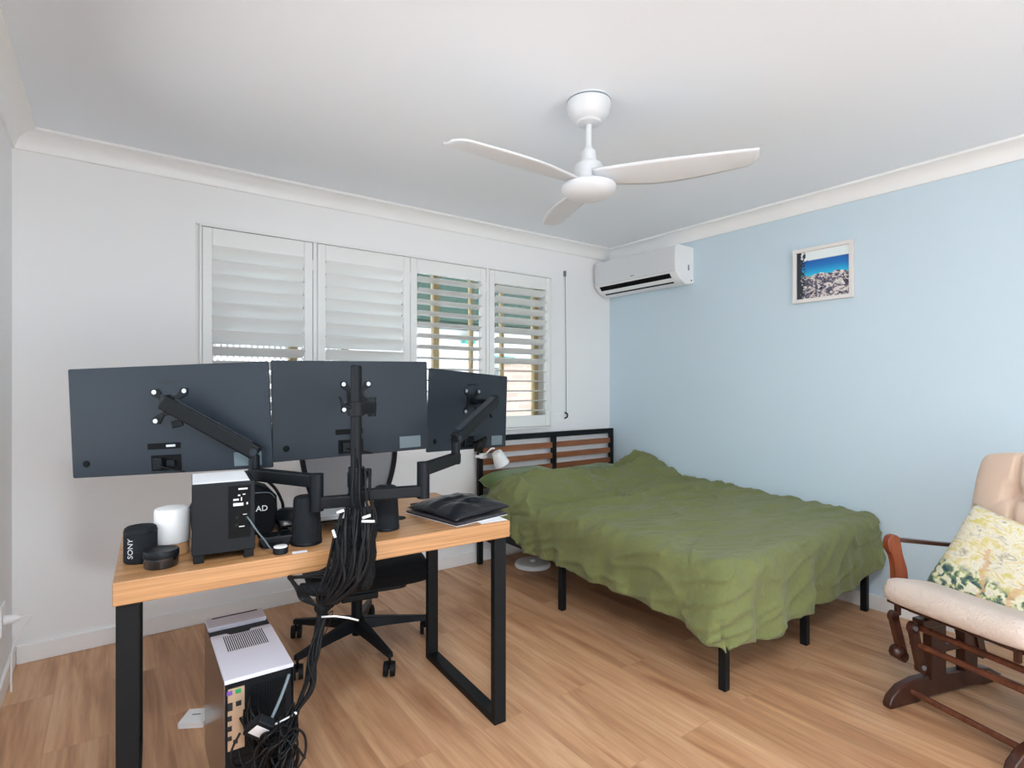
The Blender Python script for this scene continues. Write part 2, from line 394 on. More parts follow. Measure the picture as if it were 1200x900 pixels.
def text(name, body, size, m, parent, mtx, label=None, ext=.0004):
    cu = bpy.data.curves.new(name, 'FONT'); cu.body = body; cu.size = size; cu.extrude = ext
    cu.align_x = 'CENTER'; cu.align_y = 'CENTER'
    t = bpy.data.objects.new('tmp', cu); COL.objects.link(t)
    dg = bpy.context.evaluated_depsgraph_get(); me = bpy.data.meshes.new_from_object(t.evaluated_get(dg))
    bpy.data.objects.remove(t); bpy.data.curves.remove(cu)
    me.transform(mtx); me.materials.clear(); me.materials.append(m)
    o = bpy.data.objects.new(name, me); COL.objects.link(o); o.parent = parent
    if label: o['label'] = label
    return o

def catmull(pts, k=8):
    pts = [Vector(p) for p in pts]; out = []
    for i in range(len(pts) - 1):
        p0, p1, p2, p3 = pts[max(i-1, 0)], pts[i], pts[i+1], pts[min(i+2, len(pts)-1)]
        for j in range(k):
            t = j / k
            out.append(.5*((2*p1) + (p2-p0)*t + (2*p0-5*p1+4*p2-p3)*t*t + (3*p1-3*p2+p3-p0)*t**3))
    out.append(pts[-1]); return out

def rrect(x0, y0, x1, y1, r, k=5):
    o = []
    for cx, cy, a in ((x1-r, y0+r, -90), (x1-r, y1-r, 0), (x0+r, y1-r, 90), (x0+r, y0+r, 180)):
        for i in range(k+1):
            t = R(a + 90*i/k); o.append((cx+r*math.cos(t), cy+r*math.sin(t)))
    return o

XYZ = lambda u, v, d: (u, v, d)      # outline in plan, extruded up
XZY = lambda u, v, d: (u, d, v)      # outline in x-z, extruded along y
YZX = lambda u, v, d: (d, u, v)      # outline in y-z, extruded along x

# ================================================================== ROOM
XL, XR, YB, YF, ZC = -.35, 3.45, 3.30, -1.3, 2.395
WX0, WX1, WZ0, WZ1 = .42, 2.75, .97, 2.07        # window opening
T = .2
struct(MB().box((XL-T, YF-T, -.12), (XR+T, YB+T, 0)).build('floor', M['floor']))
struct(MB().box((XL-T, YF-T, ZC), (XR+T, YB+T, ZC+.12)).build('ceiling', M['ceil']))
LY0, LY1, LZ0, LZ1 = .95, 2.55, .85, 2.12          # unseen side window, added in the left wall for more light
w = MB()
w.box((XL-T, YF-T, 0), (XL, LY0, ZC)).box((XL-T, LY1, 0), (XL, YB+T, ZC)).box((XL-T, LY0, 0), (XL, LY1, LZ0)).box((XL-T, LY0, LZ1), (XL, LY1, ZC))
struct(w.build('wall_left', M['wall']))
struct(MB().box((XR, YF-T, 0), (XR+T, YB+T, ZC)).build('wall_right', M['blue']))
w = MB()
w.box((XL, YB, 0), (WX0, YB+T, ZC)).box((WX1, YB, 0), (XR, YB+T, ZC)).box((WX0, YB, 0), (WX1, YB+T, WZ0)).box((WX0, YB, WZ1), (WX1, YB+T, ZC))
struct(w.build('wall_back', M['wall']))
w = MB()                                            # wall behind the camera, its wide opening added to let daylight in
w.box((XL, YF-T, 0), (XL+.05, YF, ZC)).box((XR-.8, YF-T, 0), (XR, YF, ZC)).box((XL+.05, YF-T, 2.2), (XR-.8, YF, ZC))
struct(w.build('wall_front', M['wall']))

def cornice(name, p0, p1, inward):
    """cove cornice from p0 to p1 along the wall/ceiling joint"""
    p0, p1, n = Vector(p0), Vector(p1), Vector(inward)
    prof = [(0, -.087), (.012, -.087), (.014, -.080)]
    for i in range(7):
        a = R(90*i/6); prof.append((.014 + .066*(1-math.cos(a)), -.014 - .066*(1-math.sin(a))))
    prof += [(.087, -.012), (.087, 0), (0, 0)]
    m = MB(); a = []; b = []
    d = (p1-p0).normalized()
    for u, v in prof:
        a.append(m.bm.verts.new(p0 + n*u + Vector((0, 0, v)) + d*u)); b.append(m.bm.verts.new(p1 + n*u + Vector((0, 0, v)) - d*u))
    for i in range(len(a)-1): m.bm.faces.new((a[i], a[i+1], b[i+1], b[i]))
    m.bm.faces.new(a[::-1]); m.bm.faces.new(b)
    o = m.build(name, M['trim']); sharp(o.data, 30); return struct(o)
cornice('trim_1', (XL, YB, ZC), (XR, YB, ZC), (0, -1, 0))
cornice('trim_2', (XR, YF, ZC), (XR, YB, ZC), (-1, 0, 0))
cornice('trim_3', (XL, YF, ZC), (XL, YB, ZC), (1, 0, 0))
struct(MB().box((XL+.015, YB-.014, 0), (XR, YB, .083)).build('baseboard_back', M['trim'], bevel=.004))
struct(MB().box((XL, YF, 0), (XL+.014, YB, .083)).build('baseboard_left', M['trim'], bevel=.004))
struct(MB().box((XR-.014, YF, 0), (XR, YB-.015, .083)).build('baseboard_right', M['trim'], bevel=.004))

# ---- the window in the back wall: bronze aluminium frame, panes and security mesh
wf = MB(); y0, y1 = YB+.10, YB+.15
for a, b in (((WX0, WZ0), (WX1, WZ0+.04)), ((WX0, WZ1-.04), (WX1, WZ1)), ((WX0, WZ0+.04), (WX0+.04, WZ1-.04)), ((WX1-.04, WZ0+.04), (WX1, WZ1-.04))):
    wf.box((a[0], y0, a[1]), (b[0], y1, b[1]))
for x, hw_ in ((.883, .022), (1.20, .018), (1.84, .022), (2.134, .008), (2.408, .008)):
    wf.box((x-hw_, y0, WZ0+.04), (x+hw_, y1, WZ1-.04))
wo = struct(wf.build('window_1', M['brass'], bevel=.003))
for i, (a, b) in enumerate(((.46, .861), (.905, 1.182), (1.218, 1.818), (1.862, 2.126), (2.142, 2.400), (2.416, 2.71))):
    MB().box((a, YB+.122, WZ0+.04), (b, YB+.127, WZ1-.04)).build('window_pane', M['glass'], wo)
MB().box((.46, YB+.160, WZ0+.02), (1.20, YB+.162, WZ1-.02)).build('security_screen', M['lattice'], wo)

w2 = MB()
for a, b in (((LY0, LZ0), (LY1, LZ0+.04)), ((LY0, LZ1-.04), (LY1, LZ1)), ((LY0, LZ0+.04), (LY0+.04, LZ1-.04)), ((LY1-.04, LZ0+.04), (LY1, LZ1-.04)), (((LY0+LY1)/2-.02, LZ0+.04), ((LY0+LY1)/2+.02, LZ1-.04))):
    w2.box((XL-.15, a[0], a[1]), (XL-.10, b[0], b[1]))
w2 = struct(w2.build('added_window', M['white'], bevel=.003))  # unseen window, added to even out light on the blue wall
MB().box((XL-.128, LY0+.04, LZ0+.04), (XL-.123, (LY0+LY1)/2-.02, LZ1-.04)).build('window_pane', M['glass'], w2)
MB().box((XL-.128, (LY0+LY1)/2+.02, LZ0+.04), (XL-.123, LY1-.04, LZ1-.04)).build('window_pane', M['glass'], w2)

# ---- plantation shutters
def shutter_frame():
    f = MB(); x0, x1, z0, z1 = .378, 2.775, .925, 2.095
    f.box((x0, YB-.035, z1-.012), (x1, YB, z1)).box((x0, YB-.035, z0), (x1, YB, z0+.012))
    for x in (x0, x1-.012): f.box((x, YB-.035, z0+.012), (x+.012, YB, z1-.012))
    for x in (.958, 2.166): f.box((x, YB-.035, z0+.012), (x+.022, YB, z1-.012))
    f.box((x0-.012, YB-.012, z0-.012), (x1+.012, YB-.0005, z0+.001)).box((x0-.012, YB-.012, z1-.001), (x1+.012, YB-.0005, z1+.012))
    o = struct(f.build('trim_4', M['shut'], bevel=.002)); return o
shutter_frame()
def shutter(x0, x1, t_up, t_lo, zs, label):
    z0, z1 = .94, 2.080; st = .046; d0, d1 = -.014, .014
    t = thing('shutter_panel', label, 'window shutter', ((x0+x1)/2, YB-.020, z0), 0, 'plantation shutter panels on the window')
    hw = (x1-x0)/2; H = z1-z0
    f = MB().box((-hw, d0, 0), (-hw+st, d1, H)).box((hw-st, d0, 0), (hw, d1, H))
    f.box((-hw+st, d0, 0), (hw-st, d1, .085)).box((-hw+st, d0, H-.092), (hw-st, d1, H))
    f.build('panel_frame', M['shut'], t, bevel=.003)
    lo, up = MB(), MB(); n = 13; p = (H-.092-.085)/n
    for i in range(n):
        zc = .085 + p*(i+.5); upper = zc + z0 > zs; a = math.atan(t_up if upper else t_lo)
        prof = [(.0435*math.cos(2*PI*k/16), .0055*math.sin(2*PI*k/16)) for k in range(16)]
        # room-side edge high, outer edge low
        q = [(-(u*math.cos(a)) + v*math.sin(a)*0, zc + u*math.sin(a) + v*math.cos(a)) for u, v in prof]
        (up if upper else lo).prism([(c, e) for c, e in q], YZX, -hw+st, hw-st)
    a = up.build('upper_louvres', M['shut'], t); sharp(a.data, 50)
    b = lo.build('lower_louvres', M['shut'], t); sharp(b.data, 50)
    for z in (.12, H-.16):
        MB().box((hw-.002, -.017, z), (hw+.003, -.009, z+.06)).build('hinge', M['white'], t)
    return t
shutter(.392, .955, 1.3, .62, 1.50, 'widest louvred shutter at the left end, upper slats closed')
shutter(.984, 1.574, 1.3, 1.05, 1.50, 'louvred shutter second from left with nearly closed slats')
shutter(1.578, 2.163, .24, .10, 1.50, 'louvred shutter second from right with green fascia showing between its slats')
shutter(2.192, 2.760, .50, .04, 1.42, 'louvred shutter at the right end with brick wall showing through its slats')

# ---- outside: neighbouring brick house and ground
struct(MB().box((-3, YB+.25, -.5), (9, 12, -.3)).build('ground', M['ground']))
struct(MB().box((-3, -8, -.3), (7, YF-T-.05, -.12)).build('ground', M['ground']))  # added behind the opening to bounce sunlight up to the ceiling
struct(MB().box((-8, -8, -.45), (XL-T-.05, 12, -.302)).build('ground', M['ground']))
struct(MB().box((-.6, YB+T, 2.42), (4.2, YB+T+.75, 2.50)).build('sun_block', M['ceil']))  # unseen overhang added to keep direct sun out of the window
struct(MB().box((XL-T, YF-T, 2.52), (XR+T, YB+T, 2.60)).build('roof', M['ground']))
nb = thing('neighbour_house', 'pinkish brick house wall with green fascia outside the window', 'house', (0, 6.4, -.3))
MB().box((4.50, 0, 0), (9.5, .3, 1.92)).build('brick_wall', M['brick'], nb)
MB().box((1.2, -.55, 2.34), (9.5, -.45, 3.30)).box((1.2, -.45, 2.30), (9.5, .5, 2.34)).build('fascia', M['fascia'], nb)
MB().box((4.22, -.12, 1.86), (4.66, -.02, 1.96)).build('awning_box', M['teal'], nb, bevel=.01)
MB().box((3.82, -.12, 2.12), (4.0, -.02, 2.2)).build('awning_box', M['teal'], nb, bevel=.01)
MB().box((-1, 0, 0), (4.5, .3, 2.3)).box((4.5, .001, 1.92), (9.5, .3, 2.3)).build('rendered_wall', M['wall'], nb)
MB().box((4.18, -.06, .4), (4.44, -.01, 1.80)).build('meter_box', M['label'], nb, bevel=.01)

# ================================================================== CEILING FAN
fan = thing('ceiling_fan', 'white three-bladed ceiling fan hanging from the ceiling', 'ceiling fan', (1.557, 1.603, ZC))
MB().lathe([(.005, 0), (.086, 0), (.088, -.006), (.088, -.022), (.083, -.048), (.072, -.070), (.056, -.084), (.050, -.086), (.046, -.094), (.032, -.098), (.005, -.098)]).build('ceiling_canopy', M['fan'], fan, auto=True)
MB().lathe([(.0885, -.007), (.0892, -.008), (.0892, -.011), (.0885, -.012)]).build('canopy_seam', M['label'], fan, smooth=True)
MB().cyl((0, 0, -.09), (0, 0, -.20), .0115).build('down_rod', M['fan'], fan, auto=True)
MB().lathe([(.010, -.182), (.014, -.186), (.017, -.196), (.027, -.202), (.030, -.208), (.031, -.236), (.036, -.248), (.054, -.258), (.059, -.268), (.060, -.318), (.058, -.335), (.005, -.335)]).build('motor_housing', M['fan'], fan, auto=True)
MB().lathe([(.005, -.334), (.092, -.336), (.105, -.342), (.1095, -.350), (.1095, -.356), (.102, -.370), (.084, -.384), (.055, -.395), (.025, -.400), (.003, -.4005)], n=56).build('hub_cover', M['fan'], fan, auto=True)
def blade(ang):
    c, s = math.cos(ang), math.sin(ang)
    def fn(u, v):
        r = .03 + (.625-.03)*u
        k = v                                     # 0 leading (straight) edge, 1 trailing (bowed) edge
        lead = .035 + .010*u - .035*u*u
        chord = (.095 + .075*math.sin(min(1, u*1.35)*PI/2)) * (1 - .42*max(0, u-.35)**1.3/.57)
        tip = 1 if u < .93 else 1-.45*((u-.93)/.07)**2
        off = -lead + 0 + chord*k*tip
        pitch = R(15*(1-.35*u))
        z = -.326 + .012*u - (off-.03)*math.sin(pitch) - .004*math.sin(k*PI)
        off = off - .045
        return (r*c - off*s, r*s + off*c, z)
    MB().grid(fn, 30, 10).build('blade', M['fan'], fan, smooth=True, solid=.007)
for a in (-56.5, 178.5, 64.5): blade(R(a))

# ================================================================== AIR CONDITIONER
ac = thing('air_conditioner', 'white split-system air conditioner mounted high on the blue wall', 'air conditioner', (XR, 2.862, 1.985))
# local: -x out of the wall, y along it
hl = .402
def acp(z_):  return z_
prof = [(0, 0.012), (-.07, 0.0), (-.105, .004), (-.17, .034), (-.205, .075), (-.212, .12), (-.210, .255), (-.196, .272), (-.17, .275), (0, .275)]
MB().prism(prof, lambda u, v, d: (u, d, v), -hl, hl).build('casing', M['white'], ac, bevel=.006, seg=3)
MB().box((-.2145, -hl+.004, .083), (-.206, hl-.004, .262)).build('front_panel', M['fan'], ac, bevel=.004)
def slope(a0, a1, off):  # a box along the slanted outlet face
    p0, p1 = Vector((-.17, 0, .034)), Vector((-.205, 0, .075)); d = (p1-p0); n = Vector((-d.z, 0, d.x)).normalized()
    if n.x > 0: n = -n
    return p0 + d*a0 + n*off, p0 + d*a1 + n*off
m = MB(); m.bar((-.188, -hl+.06, .052), (-.188, hl-.05, .052), .006, .048, up=(-.65, 0, .76)); m.build('air_outlet', M['dark'], ac)
m = MB(); m.bar((-.150, -hl+.07, .018), (-.150, hl-.06, .018), .006, .030, up=(-.9, 0, .4)); m.build('lower_slot', M['dark'], ac)
m = MB(); m.bar((-.178, -hl+.05, .026), (-.178, hl-.05, .026), .007, .036, up=(-.85, 0, .5)); m.build('louvre_flap', M['white'], ac, bevel=.002)
MB().box((-.216, -.02, .105), (-.2145, .015, .111)).build('badge', M['label'], ac)
MB().cyl((-.03, -hl-.002, .03), (-.03, -hl+.003, .03), .006, n=12).build('screw_cover', M['dark'], ac)
MB().box((-.07, -hl-.0015, .10), (-.055, -hl+.001, .14)).build('side_sticker', M['label'], ac)

# ================================================================== PICTURE
pc_ = thing('framed_picture', 'small seaside photograph in a pale timber frame on the blue wall', 'picture', (XR, 1.555, 1.757))
s = .172; f = MB()
Z = .33
f.box((-.026, -s, 0), (-.001, s, .022)).box((-.026, -s, Z-.022), (-.001, s, Z)).box((-.026, -s, .022), (-.001, -s+.022, Z-.022)).box((-.026, s-.022, .022), (-.001, s, Z-.022))
f.build('picture_frame', M['frame'], pc_, bevel=.002)
MB().grid(lambda u, v: (-.012, (s-.022) - u*(2*s-.044), .022 + v*(Z-.044)), 1, 1, uv=True).build('photo_print', M['beach'], pc_, solid=.002)

# ================================================================== CORD, OUTLETS
cd = thing('blind_cord', 'thin grey cord hanging between two small brackets right of the shutters', 'cord', (2.945, YB, 1.0))
MB().tube([(0, -.012, .02), (-.004, -.012, .6), (-.012, -.012, 1.14)], .0022, 8).build('cord', M['label'], cd, smooth=True)
MB().box((-.020, -.018, 1.12), (-.004, -.0005, 1.165)).build('top_bracket', M['label'], cd, bevel=.003)
MB().tube(catmull([(-.012, -.006, .035), (.004, -.020, .025), (.004, -.018, .0), (-.014, -.006, -.012)]), .006, 8).build('cleat', M['steel'], cd, smooth=True)
ot = thing('wall_outlet', 'white double outlet plate below the cord on the window wall', 'outlet', (2.87, YB, .955))
MB().box((-.058, -.008, 0), (.058, -.0005, .072)).build('outlet_plate', M['white'], ot, bevel=.003)
for x in (-.028, .028): MB().box((x-.008, -.011, .052), (x+.008, -.007, .064)).build('switch', M['trim'], ot, bevel=.001)
o2 = thing('wall_outlet', 'white outlet plate low on the left wall behind a plug', 'outlet', (XL, 2.985, .255))
MB().box((.0005, -.055, 0), (.009, .055, .115)).build('outlet_plate', M['white'], o2, bevel=.003)
pg = thing('power_plug', 'white power plug with drooping cord in the left wall outlet', 'plug', (XL+.009, 2.985, .305))
MB().lathe([(.018, 0), (.020, .004), (.018, .03), (.010, .045), (.007, .05)], axis='X', n=20).build('plug_body', M['white'], pg, auto=True)
MB().tube(catmull([(.045, 0, 0), (.075, 0, .002), (.085, .003, -.010), (.060, .010, -.05), (.025, .02, -.12), (.020, .02, -.22), (.020, .02, -.302)]), .0035, 8).build('plug_cord', M['white'], pg, smooth=True)

# ================================================================== DESK
DA = R(-3.1); DO = Vector((.006, 1.707, 0))
dk = thing('desk', 'oak-topped desk on black steel loop legs', 'desk', DO, DA)
DW, DD = 1.19, .645
MB().box((0, 0, .69), (DW, DD, .75)).build('desktop', M['desk'], dk, bevel=.0025)
for x in (.006, DW-.056):
    fr = MB()
    fr.box((x, .018, 0), (x+.05, .046, .69)).box((x, DD-.046, 0), (x+.05, DD-.018, .69)).box((x, .046, 0), (x+.05, DD-.046, .028)).box((x, .046, .662), (x+.05, DD-.046, .69))
    fr.build('leg_frame', M['steel'], dk, bevel=.002)
MB().lathe([(.034, .7500), (.034, .7515), (.030, .7525), (.002, .7525)], c=(.852, .262, 0), n=30).build('cable_grommet', M['dark'], dk, auto=True)
def D(x, y, z=.75):    # desk-local to world
    return Vector((DO.x + x*math.cos(DA) - y*math.sin(DA), DO.y + x*math.sin(DA) + y*math.cos(DA), z))

# ---- small things on the desk
ZT = .7503
sp = thing('portable_speaker', 'small dark cylindrical portable speaker with white lettering', 'speaker', (.072, 1.882, ZT), 0)
MB().lathe([(.036, 0), (.040, .004), (.0405, .01), (.0405, .088), (.038, .096), (.034, .099), (.028, .0975), (.003, .0965)], n=48).build('speaker_body', M['grille'], sp, auto=True)
MB().lathe([(.0408, .083), (.0414, .084), (.0414, .087), (.0408, .088)], n=48).build('trim_band', M['plastic'], sp, smooth=True)
# lettering follows the curved side, reading upward
ang = math.atan2(-1.882, -.072) - .62
def curved_text(body, size, r, ang, zc, parent, m):
    cu = bpy.data.curves.new('t', 'FONT'); cu.body = body; cu.size = size; cu.extrude = .0004; cu.align_x = cu.align_y = 'CENTER'
    t = bpy.data.objects.new('tmp', cu); COL.objects.link(t)
    me = bpy.data.meshes.new_from_object(t.evaluated_get(bpy.context.evaluated_depsgraph_get())); bpy.data.objects.remove(t)
    for v in me.vertices:
        x, y, z = v.co; a = ang - y/r
        v.co = ((r+z)*math.cos(a), (r+z)*math.sin(a), zc + x)
    me.materials.clear(); me.materials.append(m)
    o = bpy.data.objects.new('brand_lettering', me); COL.objects.link(o); o.parent = parent; o['label'] = 'white lettering'
curved_text('SONY', .021, .0409, ang, .045, sp, M['prnt'])

tn = thing('round_tin', 'low round black tin at the left front of the desk', 'tin', (.116, 1.796, ZT))
MB().lathe([(.040, 0), (.042, .003), (.042, .028), (.040, .030)], n=44).build('tin_base', M['gloss'], tn, auto=True)
MB().lathe([(.0425, .028), (.0432, .030), (.0432, .043), (.041, .046), (.036, .0455), (.034, .0445), (.002, .0445)], n=44).build('tin_lid', M['plastic'], tn, auto=True)

ws = thing('white_canister', 'white canister on a light wood base between the two black cylinders and box speaker', 'canister', (.151, 1.916, ZT))
MB().lathe([(.042, 0), (.044, .002), (.044, .034), (.042, .036)], n=48).build('wood_base', M['oak'], ws, auto=True, label='light wood base')
MB().lathe([(.045, .036), (.0465, .038), (.0465, .125), (.044, .133), (.038, .136), (.002, .137)], n=48).build('canister_body', M['white'], ws, auto=True)

sw = thing('subwoofer', 'black box subwoofer with small white back-panel print', 'speaker', (.184, 1.752, ZT), R(-6))
W_, D_, H_ = .160, .215, .222
b = MB().box((0, 0, .022), (W_, D_, H_)); b.build('cabinet', M['plastic'], sw, bevel=.003)
MB().box((.002, .004, H_), (W_-.014, D_-.002, H_+.0012)).build('top_sheet', M['paper'], sw, label='white top surface')
for x in (.004, W_-.030):
    for y in (.002, D_-.03): MB().box((x, y, 0), (x+.026, y+.028, .0225)).build('foot', M['rubber'], sw, bevel=.002)
MB().box((.090, -.0012, .060), (W_-.012, .0005, H_-.012)).build('back_panel', M['dark'], sw)
pr = MB()
for x, z, w_, h_ in ((.128, .200, .024, .0045), (.118, .182, .006, .004), (.131, .184, .007, .003), (.110, .170, .014, .005), (.124, .171, .003, .010), (.116, .156, .026, .0085), (.139, .157, .004, .006), (.133, .126, .010, .002), (.125, .092, .014, .0025)):
    pr.box((x-w_/2, -.0016, z-h_/2), (x+w_/2, -.0011, z+h_/2))
pr.build('panel_print', M['prnt'], sw, label='small white print')
for x, z in ((.112, .120), (.139, .115), (.112, .098)):
    MB().lathe([(.0045, -.004), (.0050, -.003), (.005, .0)], c=(x, 0, z), axis='Y', n=16).build('jack', M['steel'], sw, auto=True)
MB().tube(catmull([(.139, -.004, .118), (.146, -.02, .108), (.165, -.022, .075), (.185, -.010, .045), (.205, .005, .012), (.225, .02, .004)]), .0022, 8).build('audio_cable', M['label'], sw, smooth=True)

bg = thing('black_case', 'black fabric case with white letters behind the subwoofer', 'case', (.338, 2.03, ZT), R(-4))
def casefn(u, v):
    x = -.13 + .275*u; z = v
    return x, z
MB().prism([(-.115, 0), (.112, 0), (.128, .05), (.124, .125), (.098, .155), (.05, .172), (-.06, .172), (-.105, .15), (-.13, .10), (-.125, .03)], XZY, -.055, .055).build('case_body', M['seatcloth'], bg, bevel=.014, seg=3)
MB().tube(catmull([(.0, -.02, .170), (.04, -.03, .190), (.085, -.045, .182), (.118, -.055, .150), (.138, -.06, .105), (.142, -.055, .085)]), .005, 8).build('carry_strap', M['rubber'], bg, smooth=True)
MB().tube(catmull([(-.02, -.0575, .142), (.06, -.0575, .142), (.10, -.0565, .138), (.116, -.055, .12)]), .0018, 6).build('zipper', M['label'], bg, smooth=True)
text('case_lettering', 'AD', .026, M['white'], bg, Matrix.Translation((.076, -.0562, .088)) @ Matrix.Rotation(R(90), 4, 'X'), 'white letters')

def tower(name, loc, label, h=.150, r0=.046, r1=.036):
    t = thing(name, label, 'speaker', loc, 0, 'tapered desktop speakers')
    n = 40; m = MB()
    m.lathe([(r0-.004, 0), (r0, .004), (r0, .012), (r1+.003, h-.012), (r1, h-.003), (r1-.006, h), (.002, h)], n=n)
    m.build('speaker_grille', M['grille'], t, auto=True)
    MB().lathe([(r0-.006, -.0001), (r0+.0008, .0015), (r0+.0008, .009), (r0-.0002, .0105)], n=n).build('base_ring', M['plastic'], t, auto=True)
    MB().lathe([(.010, h), (.010, h+.0015), (.009, h+.002), (.001, h+.002)], n=20).build('top_button', M['plastic'], t, auto=True)
    return t
tower('desktop_speaker', (.503, 1.785, ZT), 'tapered black desktop speaker standing left of the monitor pole')
tower('desktop_speaker', (.775, 1.80, ZT), 'tapered black desktop speaker half hidden right of the monitor pole')

# low stand with a silver laptop, mouse on it
st = thing('laptop_stand', 'low black stand under the silver laptop', 'stand', (.625, 2.005, ZT), R(-4))
MB().box((-.165, -.10, .026), (.165, .10, .034)).build('stand_top', M['gloss'], st, bevel=.003)
for x in (-.155, .135): MB().prism([(-.09, 0), (.09, 0), (.075, .026), (-.075, .026)], YZX, x, x+.02).build('stand_leg', M['plastic'], st, bevel=.001)
lp = thing('laptop', 'closed silver laptop lying on the low black stand', 'laptop', (.625, 2.005, ZT+.0343), R(-4))
MB().prism(rrect(-.160, -.11, .160, .11, .012), XYZ, 0, .010).build('laptop_base', M['silver'], lp, bevel=.002)
MB().prism(rrect(-.160, -.11, .160, .11, .012), XYZ, .0105, .0165).build('laptop_lid', M['silver'], lp, bevel=.002)
ms = thing('computer_mouse', 'black computer mouse resting on the laptop beside the case', 'mouse', (.484, 1.938, ZT+.0343+.0167), R(20))
def mousefn(u, v):
    a = 2*PI*u; e = v*PI/2
    r = math.cos(e)**.7; return (.034*r*math.cos(a), .055*r*math.sin(a), .001+.036*math.sin(e)*(1-.15*math.sin(a)*r))
m = MB().grid(mousefn, 28, 10); bmesh.ops.remove_doubles(m.bm, verts=m.bm.verts, dist=.0002)
m.build('mouse_shell', M['plastic'], ms, smooth=True)
MB().tube([(0, .020, .034), (0, .034, .0275)], .0035, 8).build('scroll_wheel', M['rubber'], ms, smooth=True)
hb = thing('docking_station', 'black docking station box with slanted sides in front of the mouse', 'dock', (.415, 1.815, ZT), R(-6))
MB().prism([(-.034, 0), (.034, 0), (.048, .032), (-.048, .032)], XZY, -.030, .035).build('dock_body', M['plastic'], hb, bevel=.003)
MB().box((-.048, -.031, .032), (.048, .036, .0345)).build('dock_lid', M['gloss'], hb, bevel=.0008)
MB().box((-.022, -.0318, .010), (.018, -.029, .019)).build('dock_port', M['dark'], hb)
pk = thing('round_puck', 'small black puck with a white top at the desk edge', 'control dial', (.410, 1.722, ZT))
MB().lathe([(.019, 0), (.021, .002), (.021, .017), (.020, .019)], n=32).build('puck_body', M['plastic'], pk, auto=True)
MB().lathe([(.0195, .019), (.0195, .0215), (.018, .0225), (.002, .0225)], n=32).build('puck_top', M['white'], pk, auto=True)
nt_ = thing('sticky_note', 'small white slip of paper at the desk edge by the puck', 'paper', (.458, 1.700, ZT), R(-8))
MB().box((-.020, -.010, 0), (.022, .012, .0006)).build('paper_slip', M['paper'], nt_)

# pouch, notebook and papers on the right end
pp = tag(MB().prism([(1.075, .012), (1.184, .010), (1.186, .13), (1.085, .16)], XYZ, 0, .0015).build('paper_sheets', M['paper']), 'loose white papers under the notebook at the desk corner', 'paper')
pp.location = (DO.x, DO.y, ZT); pp.rotation_euler = (0, 0, DA)
nb_ = thing('notebook', 'spiral notebook with dark patterned cover under the black pouch', 'notebook', (1.082, 1.842, ZT+.0017), R(10))
MB().box((-.125, -.150, .0016), (.125, .150, .008)).build('pages', M['ink'], nb_, bevel=.001)
MB().box((-.127, -.152, .008), (.127, .152, .0105)).build('cover', mat('dark_patterned_cover', srgb(72, 70, 76), .5, var=.8, vscale=60), nb_)
MB().box((-.127, -.152, 0), (.127, .152, .0016)).build('back_cover', M['paper'], nb_)
po = thing('pouch', 'black nylon zip pouch lying on the notebook', 'pouch', (1.095, 1.848, ZT+.0127), R(8))
def pouchfn(top):
    def fn(u, v):
        x, y = (u-.5)*2, (v-.5)*2
        e = max(0, (1-abs(x)**3.0))*max(0, (1-abs(y)**3.0))
        nx = x*(1-.07*(1-y*y)); ny = y*(1-.07*(1-x*x))
        n = noise.noise(Vector((x*1.4+3, y*2.6, 2)))*.010 + noise.noise(Vector((x*4, y*7+2, 5)))*.004
        z = .014 + .012*(x*.5) + ((.036*e**.55 + n*e**.4) if top else -.0135*e**.4 - .010*(x*.5)*e)
        return (nx*.137, ny*.155, max(.0004, z))
    return fn
m = MB().grid(pouchfn(True), 30, 30).grid(pouchfn(False), 30, 30); bmesh.ops.remove_doubles(m.bm, verts=m.bm.verts, dist=.0004)
m.build('pouch_body', M['pouch'], po, smooth=True)
MB().tube([(-.12, .150, .018), (0, .1445, .018), (.12, .150, .030)], .003, 6).build('zipper', M['steel'], po, smooth=True)

